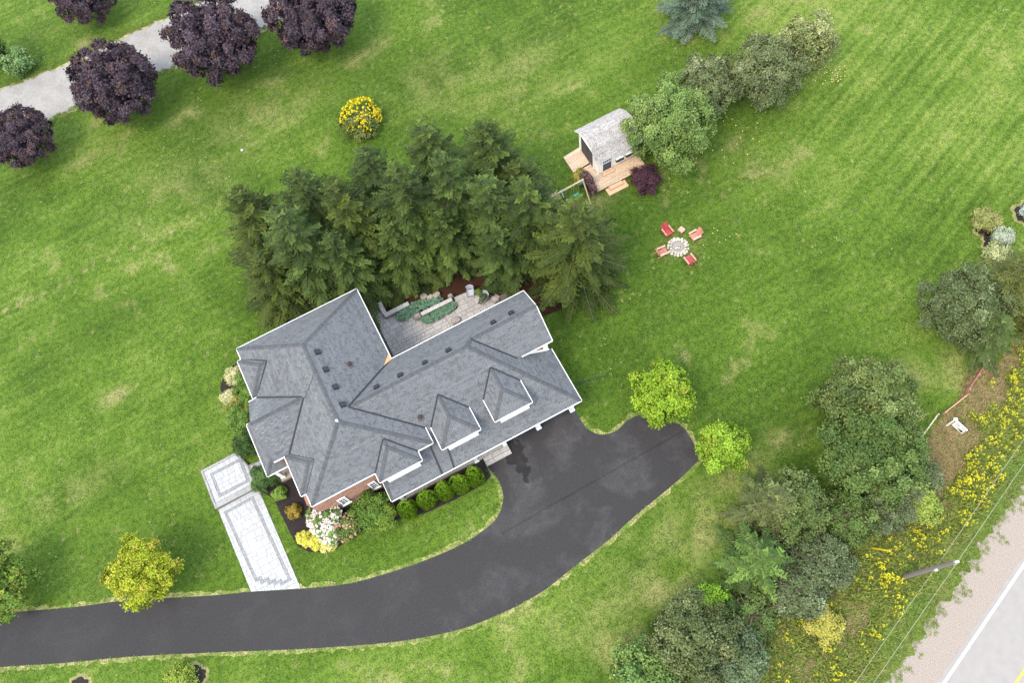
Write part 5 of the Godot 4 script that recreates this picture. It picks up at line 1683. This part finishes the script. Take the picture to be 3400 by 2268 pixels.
func verge():
	var nz := FastNoiseLite.new()
	nz.seed = 90
	nz.frequency = 0.22
	nz.fractal_octaves = 3
	var region := verge_region()
	var dry := []
	var green := []
	var gold := []
	var weed := []
	for i in 60000:
		var p := Vector2(rnd(2, 56), rnd(-14, 15))
		if not Geometry2D.is_point_in_polygon(p, region): continue
		var e := edge_dist(p.x, p.y)
		var k := nz.get_noise_2d(p.x, p.y)
		if e < 1.6 + k * 1.5:
			if rnd() < 0.28: green.append(p)
		elif e < 3.9 + k * 2.0 + maxf(0, p.x - 31) * 0.22:
			var dens := (0.12 if p.x > 27 else 0.05) + k * 0.12
			if rnd() < dens: gold.append(p)
			elif rnd() < 0.4: weed.append(p)
			elif rnd() < 0.12: dry.append(p)
		elif p.x > 26.5 + k * 3.0:
			if rnd() < 0.004: gold.append(p)
			elif rnd() < 0.55: dry.append(p)
			elif k > 0.1 and rnd() < 0.1: weed.append(p)
		else:
			if rnd() < 0.012 + k * 0.05: gold.append(p)
			elif rnd() < 0.25 + k * 0.5: weed.append(p)
			elif rnd() < 0.45: dry.append(p)
	var tm := leafmat()
	scatter("dry_grass", "brown dry grass on the verge around the sign and fence", "grass", blade_tuft(901, 12, 0.34, 0.34, Color(0.19, 0.145, 0.065), Color(0.33, 0.26, 0.14)).mesh(tm), dry, 0.7, 1.3)
	scatter("roadside_grass", "green grass strip along the gravel shoulder", "grass", blade_tuft(902, 12, 0.22, 0.34, Color(0.09, 0.155, 0.028), Color(0.17, 0.22, 0.06)).mesh(tm), green, 0.7, 1.3)
	scatter("verge_weeds", "olive green weeds among the yellow flowers on the verge", "weeds", blade_tuft(903, 16, 0.4, 0.4, Color(0.09, 0.135, 0.024), Color(0.19, 0.22, 0.05), 0.06).mesh(tm), weed, 0.7, 1.3)
	var g := blade_tuft(904, 16, 0.5, 0.3, Color(0.11, 0.15, 0.025), Color(0.21, 0.23, 0.045), 0.06)
	var r := RandomNumberGenerator.new()
	r.seed = 905
	for i in 6:
		var a := r.randf() * TAU
		var o := Vector3(cos(a), 0, sin(a)) * r.randf_range(0.02, 0.32) + Vector3.UP * r.randf_range(0.5, 0.75)
		for j in 5:
			var d := Vector3(r.randf_range(-1, 1), r.randf_range(-0.1, 0.8), r.randf_range(-1, 1)).normalized()
			g.leaf(o, d, d.cross(Vector3(0.3, 1, 0.2)).normalized(), r.randf_range(0.06, 0.10), 0.05, Color(0.38, 0.35, 0.016) * r.randf_range(0.8, 1.15))
	scatter("goldenrod", "yellow flowering goldenrod along the roadside verge", "wildflowers", g.mesh(tm), gold, 0.65, 1.25)
	var flecks := []
	for i in 26000:
		var p := Vector2(rnd(-42, 60), rnd(-84, 12))
		if nz.get_noise_2d(p.x * 0.7 + 31, p.y * 0.7) + rnd(-0.25, 0.25) < 0.22: continue
		if Geometry2D.is_point_in_polygon(p, drive_poly) or Geometry2D.is_point_in_polygon(p, region): continue
		if p.x > -21 and p.x < 9 and p.y > -34 and p.y < -14.3: continue
		if p.x > 17 and p.x < 24 and p.y > -38 and p.y < -31.5: continue
		if p.y < -63.5 and p.y > -73 and p.x < 40: continue
		if p.x > 0 and edge_dist(p.x, p.y) < 0.5: continue
		flecks.append(p)
	scatter("dry_tufts", "small pale dry tufts and clover scattered through the lawn", "grass", blade_tuft(907, 9, 0.09, 0.24, Color(0.16, 0.20, 0.06), Color(0.27, 0.27, 0.12), 0.04).mesh(tm), flecks, 0.4, 1.2)
	# lawn tufts that break the edges of the asphalt and the lane
	var tufts := []
	for i in drive_poly.size():
		var a := drive_poly[i]
		var b := drive_poly[(i + 1) % drive_poly.size()]
		if a.y < -16.0 and a.x > -1 : continue
		var n := int(a.distance_to(b) * 16)
		for k in n:
			var p := a.lerp(b, rnd()) + Vector2(rnd(-0.28, 0.28), rnd(-0.28, 0.28))
			if not Geometry2D.is_point_in_polygon(p, drive_poly): tufts.append(p)
	for i in 5200:
		var x := rnd(-34, 14)
		var k := nz.get_noise_1d(x * 4.0)
		if rnd() < 0.5: tufts.append(Vector2(x, -71.9 + 0.02 * (x + 10) + k * 0.6 + rnd(-0.25, 0.3) - (1.0 if x < -22 else 0.0) * (-(x + 22)) * 0.03))
		else: tufts.append(Vector2(x, lerpf(-66.1, -64.3, clampf((x + 22.5) / 34.5, 0, 1)) + k * 0.5 + rnd(-0.15, 0.4) ))
	for i in 2600:
		var s := rnd(-20, 40)
		var p := Vector2(16.5, 10.0) + Vector2(0.9306, -0.3660) * s + Vector2(0.3660, 0.9306) * (nz.get_noise_1d(s * 5.0) * 1.1 + rnd(-0.4, 0.5))
		tufts.append(p)
	scatter("edge_grass", "short grass growing over the edges of asphalt, lane and gravel", "grass", blade_tuft(906, 11, 0.09, 0.22, Color(0.085, 0.15, 0.02), Color(0.19, 0.22, 0.06), 0.03).mesh(tm), tufts, 0.7, 1.4)

# ---------------------------------------------------------------- loose things
func yard_things():
	swing()
	# fire pit: a ring of pale stones round ash
	var F := thing("fire_pit", "round fire pit ringed with pale stones, ash and a log inside", "fire pit", Vector3(21.5, 0, -24.77))
	var ash := MB.new()
	ash.prism(blob(0, 0, 0.56, 0.56, 33, 0.04), 0.0, 0.05, Color(0.36, 0.33, 0.30))
	obj("ash", ash, M.stone, F)
	for k in 2:
		var n: int = [15, 18][k]
		for i in n:
			var a := TAU * i / n + rnd(-0.06, 0.06)
			var r: float = [0.60, 0.80][k] + rnd(-0.03, 0.03)
			var mb := MB.new()
			var h := rnd(0.14, 0.26) if k == 0 else rnd(0.06, 0.13)
			stone_block(mb, Vector3(cos(a) * r, h * 0.4, sin(a) * r), Vector3(rnd(0.2, 0.27), h, rnd(0.18, 0.24)), 340 + i + k * 50, Color(0.60, 0.53, 0.45) * rnd(0.82, 1.18))
			obj("stone", mb, M.stone, F)
	for q in [[-0.12, 0.06, 0.6], [0.02, 0.12, -0.3]]:
		var mb := MB.new()
		var d := Vector3(cos(q[2]), 0.15, sin(q[2])) * 0.2
		mb.tube(Vector3(q[0], 0.1, q[1]) - d, Vector3(q[0], 0.1, q[1]) + d, 0.055, 0.05, 8, Color(0.55, 0.47, 0.40) if q[2] > 0 else Color(0.3, 0.26, 0.23))
		obj("log", mb, M.wood, F)
	var red := Color(0.40, 0.055, 0.065)
	var salmon := Color(0.52, 0.235, 0.19)
	adirondack("dark red garden chair behind the fire pit, back to the shed", Vector3(21.4, 0, -26.3), red, Color(0.50, 0.20, 0.19))
	adirondack("faded salmon garden chair on the right of the fire pit next to the side table", Vector3(23.1, 0, -24.85), salmon, Color(0.56, 0.37, 0.31))
	adirondack("faded salmon garden chair on the left of the fire pit", Vector3(20.1, 0, -24.9), salmon, Color(0.56, 0.33, 0.27))
	adirondack("pinkish red garden chair on the road side of the fire pit", Vector3(21.6, 0, -23.2), Color(0.46, 0.10, 0.11), Color(0.58, 0.25, 0.24))
	var tb := thing("side_table", "small square salmon side table between two garden chairs", "table", Vector3(22.45, 0, -25.85), 0.35)
	for i in 4:
		var mb := MB.new()
		mb.bevel_box(Vector3(0, 0.44, -0.17 + i * 0.115), Vector3(0.46, 0.025, 0.105), 0.006, Color(0.55, 0.32, 0.27) * rnd(0.94, 1.06))
		obj("slat", mb, M.paint, tb)
	for q in [[-1, -1], [1, -1], [-1, 1], [1, 1]]:
		var mb := MB.new()
		mb.bar(Vector3(q[0] * 0.18, 0, q[1] * 0.18), Vector3(q[0] * 0.18, 0.43, q[1] * 0.18), 0.05, 0.05, salmon)
		obj("leg", mb, M.paint, tb)
	# two grey patio chairs and a dark planter
	patio_chair("grey metal patio chair at the patio edge under the spruce, farther from the eave", Vector3(4.75, 0, -29.5), -0.35)
	patio_chair("grey metal patio chair with curved back near the rear eave", Vector3(5.5, 0, -28.5), -1.2)
	var pt := thing("planter_pot", "round dark planter with a small green plant between the patio chairs", "planter", Vector3(5.35, 0, -29.2))
	var pb := MB.new()
	pb.tube(Vector3(0, 0, 0), Vector3(0, 0.34, 0), 0.16, 0.24, 14, Color.WHITE, false)
	pb.tube(Vector3(0, 0.34, 0), Vector3(0, 0.30, 0), 0.24, 0.20, 14, Color.WHITE, true)
	obj("pot", pb, M.black, pt)
	var pf := crown(840, 0.2, 0.18, 26, 16, 0.1, 0.12, 0.1, [Color(0.06, 0.12, 0.02), Color(0.13, 0.2, 0.04)])
	var pfo := obj("plant", pf, leafmat(), pt)
	pfo.position.y = 0.42
	var hose := MB.new()
	var hp := smooth(V2([8.0, -18.5, 8.5, -18.35, 9.3, -18.35, 10.1, -18.2, 10.95, -17.95]), 6)
	for i in hp.size() - 1: hose.tube(Vector3(hp[i].x, 0.05, hp[i].y), Vector3(hp[i + 1].x, 0.05, hp[i + 1].y), 0.05, 0.05, 7, Color.WHITE, false)
	tag(obj("drain_pipe", hose, mat(lin(0.025, 0.05, 0.03), 0.6)), "dark green drain pipe lying on the lawn from the right house corner", "pipe")
	var ball := MB.new()
	stone_block(ball, Vector3(-7.15, 0.08, -52.8), Vector3(0.2, 0.16, 0.2), 77, Color(0.75, 0.78, 0.82))
	tag(obj("white_ball", ball, M.stone), "small white ball alone on the left lawn", "ball")
	# fallen fruit under the trees
	var fr := MB.new()
	for i in 60:
		var c: Vector2 = [Vector2(41.6, -32.2), Vector2(25.0, -24.0), Vector2(29.5, -31.5)][0 if i % 2 else (1 if i % 8 == 0 else 2)]
		var s: float = [0.9, 1.2, 2.4][0 if i % 2 else (1 if i % 8 == 0 else 2)]
		var p := c + Vector2(rng.randfn(0, s), rng.randfn(0, s * 0.6))
		fr.box(Vector3(p.x, 0.03, p.y), Vector3(0.08, 0.06, 0.08), Color(0.55, 0.46, 0.12).lerp(Color(0.5, 0.45, 0.3), rnd()), Basis(rdir(), rnd(0, 3)))
	tag(obj("fallen_fruit", fr, M.paint), "small yellow fallen fruit scattered on the right lawn", "fruit", "", "stuff")

func adirondack(label: String, at: Vector3, col: Color, armcol: Color):
	# local +z is where the sitter looks
	var to := Vector3(21.5, 0, -24.77) - at
	var T := thing("garden_chair", label, "chair", at, atan2(to.x, to.z), "garden chairs round the fire pit")
	for i in 5:
		var mb := MB.new()
		var z := 0.30 - i * 0.115
		mb.bevel_box(Vector3(0, 0.37 - i * 0.03, z), Vector3(0.53, 0.022, 0.105), 0.006, col * rnd(0.92, 1.08), Basis(Vector3.RIGHT, 0.25).orthonormalized())
		obj("seat_slat", mb, M.paint, T)
	for i in 5:
		var t := (i - 2) / 2.0
		var mb := MB.new()
		var b0 := Vector3(t * 0.20, 0.24, -0.20)
		var b1 := Vector3(t * 0.25, 0.98 - t * t * 0.12, -0.58)
		mb.bar(b0, b1, 0.098, 0.02, col * rnd(0.92, 1.06), Vector3(0, 0.45, 0.9))
		obj("back_slat", mb, M.paint, T)
	for s in [-1, 1]:
		var ar := MB.new()
		ar.bevel_box(Vector3(s * 0.33, 0.56, 0.0), Vector3(0.14, 0.025, 0.74), 0.006, armcol)
		obj("arm", ar, M.paint, T)
		var lg := MB.new()
		lg.bar(Vector3(s * 0.29, 0, 0.32), Vector3(s * 0.29, 0.55, 0.30), 0.03, 0.10, col)
		obj("leg", lg, M.paint, T)
		var rl := MB.new()
		rl.bar(Vector3(s * 0.26, 0.36, 0.34), Vector3(s * 0.26, 0.02, -0.55), 0.03, 0.10, col)
		obj("rail", rl, M.paint, T)

func patio_chair(label: String, at: Vector3, turn: float):
	var T := thing("patio_chair", label, "chair", at, turn, "grey patio chairs")
	var m := mat(lin(0.30, 0.32, 0.36), 0.5)
	var fm := mat(lin(0.09, 0.09, 0.10), 0.5)
	var s := MB.new()
	s.bevel_box(Vector3(0, 0.42, 0.02), Vector3(0.56, 0.05, 0.56), 0.015)
	obj("seat", s, m, T)
	var b := MB.new()
	for i in 7:
		var a0 := lerpf(-0.9, 0.9, i / 7.0)
		var a1 := lerpf(-0.9, 0.9, (i + 1) / 7.0)
		b.quad(Vector3(sin(a0) * 0.36, 0.5, 0.06 - cos(a0) * 0.36), Vector3(sin(a1) * 0.36, 0.5, 0.06 - cos(a1) * 0.36), Vector3(sin(a1) * 0.40, 0.95, 0.0 - cos(a1) * 0.42), Vector3(sin(a0) * 0.40, 0.95, 0.0 - cos(a0) * 0.42))
		b.quad(Vector3(sin(a0) * 0.40, 0.95, -cos(a0) * 0.42), Vector3(sin(a1) * 0.40, 0.95, -cos(a1) * 0.42), Vector3(sin(a1) * 0.43, 0.95, -cos(a1) * 0.45), Vector3(sin(a0) * 0.43, 0.95, -cos(a0) * 0.45))
	obj("backrest", b, m, T)
	for q in [[-1, -1], [1, -1], [-1, 1], [1, 1]]:
		var l := MB.new()
		l.tube(Vector3(q[0] * 0.27, 0, q[1] * 0.27 + 0.04), Vector3(q[0] * 0.25, 0.62 if q[1] > 0 else 0.42, q[1] * 0.25), 0.016, 0.016, 6)
		obj("leg", l, fm, T)
	for k in [-1, 1]:
		var a := MB.new()
		a.bevel_box(Vector3(k * 0.30, 0.63, 0.02), Vector3(0.05, 0.03, 0.52), 0.008)
		obj("arm", a, fm, T)

func roadside_things():
	# utility pole with its wires
	var P := thing("utility_pole", "weathered grey wooden utility pole on the verge by the road", "pole", Vector3(21.55, 0, 4.88))
	var pl := MB.new()
	pl.tube(Vector3.ZERO, Vector3(0, 9.1, 0), 0.20, 0.13, 14)
	var pw := ramp_tex(128, [[0.05, 0.4, 95], [0.25, 0.6, 96]], [[0.0, Color(0.6, 0.58, 0.56)], [1.0, Color.WHITE]], 1.8)
	obj("shaft", pl, mat(lin(0.24, 0.215, 0.20), 0.95, false, pw, 2.5), P)
	var d := Vector3(0.928, 0, -0.372)
	var ins := MB.new()
	ins.tube(Vector3(0, 9.1, 0), Vector3(0, 9.45, 0), 0.05, 0.05, 8)
	ins.tube(Vector3(0, 9.35, 0), Vector3(0, 9.5, 0), 0.10, 0.07, 10)
	ins.tube(Vector3(0.12, 8.3, 0.1), Vector3(0.12, 8.7, 0.1), 0.07, 0.07, 10)
	ins.tube(Vector3(-0.2, 6.2, 0.1), Vector3(-0.2, 6.4, 0.1), 0.07, 0.07, 10)
	obj("insulator", ins, mat(lin(0.68, 0.70, 0.72), 0.35), P)
	var wm := mat(lin(0.30, 0.30, 0.22), 0.6)
	for q in [["overhead_wire", "upper overhead wire running along the road over the pole top", 9.45, 0.0], ["overhead_wire", "lower overhead cable running along the road on the verge side of the pole", 6.3, -0.2]]:
		var mb := MB.new()
		for s in [-1.0, 1.0]:
			var prev := Vector3(21.55 + q[3], q[2], 4.88)
			for i in range(1, 13):
				var t := i * 4.0
				var p: Vector3 = Vector3(21.55 + q[3], q[2] - 0.9 * (1 - pow(1 - t / 48.0, 2)) * 0.5, 4.88) + d * s * t
				mb.tube(prev, p, 0.010, 0.010, 5, Color.WHITE, false)
				prev = p
		tag(obj(q[0], mb, wm), q[1], "wire")
	# yellow marker post
	var mk := thing("guy_wire", "guy wire with bright yellow guard running from the verge up to the pole top", "wire", Vector3(20.78, 0, 2.24))
	var gd := Vector3(0.75, 9.0, 2.6)
	var mm := MB.new()
	mm.tube(Vector3.ZERO, gd.normalized() * 2.4, 0.06, 0.06, 10)
	obj("guard", mm, mat(lin(0.60, 0.42, 0.012), 0.5), mk)
	var gw := MB.new()
	gw.tube(gd.normalized() * 2.4, gd, 0.009, 0.009, 5, Color.WHITE, false)
	obj("wire", gw, M.dark_metal, mk)
	# sign: white post with an arm and a hanging board
	var S := thing("post_sign", "white sign board hanging from a white post arm on the brown verge", "sign", Vector3(30.66, 0, -2.45))
	var po := MB.new()
	po.bar(Vector3.ZERO, Vector3(0, 1.85, 0), 0.12, 0.12)
	po.box(Vector3(0, 1.88, 0), Vector3(0.16, 0.06, 0.16))
	obj("post", po, M.white, S)
	var ad := Vector3(0.20, 0, 0.98).normalized()
	var ar := MB.new()
	ar.bar(Vector3(0, 1.68, 0) - ad * 0.15, Vector3(0, 1.68, 0) + ad * 1.05, 0.09, 0.1)
	obj("arm", ar, M.white, S)
	var bx := Basis(ad, Vector3.UP, ad.cross(Vector3.UP))
	var bd := MB.new()
	var bc := Vector3(0, 1.17, 0) + ad * 0.58
	bd.box(bc, Vector3(0.90, 0.86, 0.03), Color.WHITE, bx)
	var board := obj("board", bd, M.white, S)
	for side in [-1.0, 1.0]:
		var ink := MB.new()
		var o: Vector3 = bc + bx.z * side * 0.015
		ink.box(o + bx.y * 0.25 - bx.x * 0.16, Vector3(0.34, 0.07, 0.006), Color.WHITE, bx)
		for i in 3: ink.box(o + bx.x * (-0.25 + i * 0.09) - bx.y * (0.06 + 0.02 * i), Vector3(0.07, 0.06, 0.006), Color.WHITE, bx)
		ink.box(o + bx.x * 0.20 - bx.y * 0.13, Vector3(0.38, 0.16, 0.006), Color.WHITE, Basis(bx.z, 0.35) * bx)
		ink.box(o + bx.x * 0.28 - bx.y * 0.24, Vector3(0.2, 0.16, 0.006), Color.WHITE, bx)
		ink.box(o + bx.y * 0.32 + bx.x * 0.25, Vector3(0.34, 0.05, 0.006), Color.WHITE, bx)
		obj("print", ink, M.black, board)
	# fence pieces
	var R := thing("red_fence", "longer faded red board fence panel at the foot of the spruces", "fence")
	var rm := Color(0.52, 0.24, 0.22)
	for i in 4:
		var mb := MB.new()
		mb.bar(Vector3(33.4, 0.13 + i * 0.17, -3.86), Vector3(36.1, 0.13 + i * 0.17, -5.08), 0.03, 0.15, rm * rnd(0.9, 1.1))
		obj("board", mb, M.paint, R)
	for t in [0.03, 0.5, 0.97]:
		var mb := MB.new()
		var p := Vector3(33.4, 0, -3.86).lerp(Vector3(36.1, 0, -5.08), t)
		mb.bar(p + Vector3(0.04, 0, 0.05), p + Vector3(0.04, 0.75, 0.05), 0.09, 0.09, rm * 0.9)
		obj("post", mb, M.paint, R)
	var R2 := thing("red_fence", "shorter narrow red rail fence next to the sign", "fence")
	for i in 2:
		var mb := MB.new()
		mb.bar(Vector3(30.85, 0.25 + i * 0.25, -3.27), Vector3(33.25, 0.25 + i * 0.25, -3.62), 0.06, 0.1, Color(0.58, 0.32, 0.25) * rnd(0.92, 1.08))
		obj("rail", mb, M.paint, R2)
	for t in [0.02, 0.98]:
		var mb := MB.new()
		var p := Vector3(30.85, 0, -3.27).lerp(Vector3(33.25, 0, -3.62), t)
		mb.bar(p, p + Vector3(0, 0.62, 0), 0.08, 0.08, Color(0.4, 0.24, 0.2))
		obj("post", mb, M.paint, R2)
	var G := thing("grey_rail_fence", "weathered grey wooden rail between the sign and the roadside trees", "fence")
	var mb := MB.new()
	mb.bar(Vector3(27.75, 0.32, -2.3), Vector3(30.5, 0.42, -3.42), 0.10, 0.12, Color(0.46, 0.41, 0.34))
	obj("rail", mb, M.wood, G)
	for q in [[27.8, -2.32], [30.45, -3.4]]:
		var pb := MB.new()
		pb.bar(Vector3(q[0], 0, q[1]), Vector3(q[0], 0.6, q[1]), 0.12, 0.12, Color(0.42, 0.37, 0.31))
		obj("post", pb, M.wood, G)
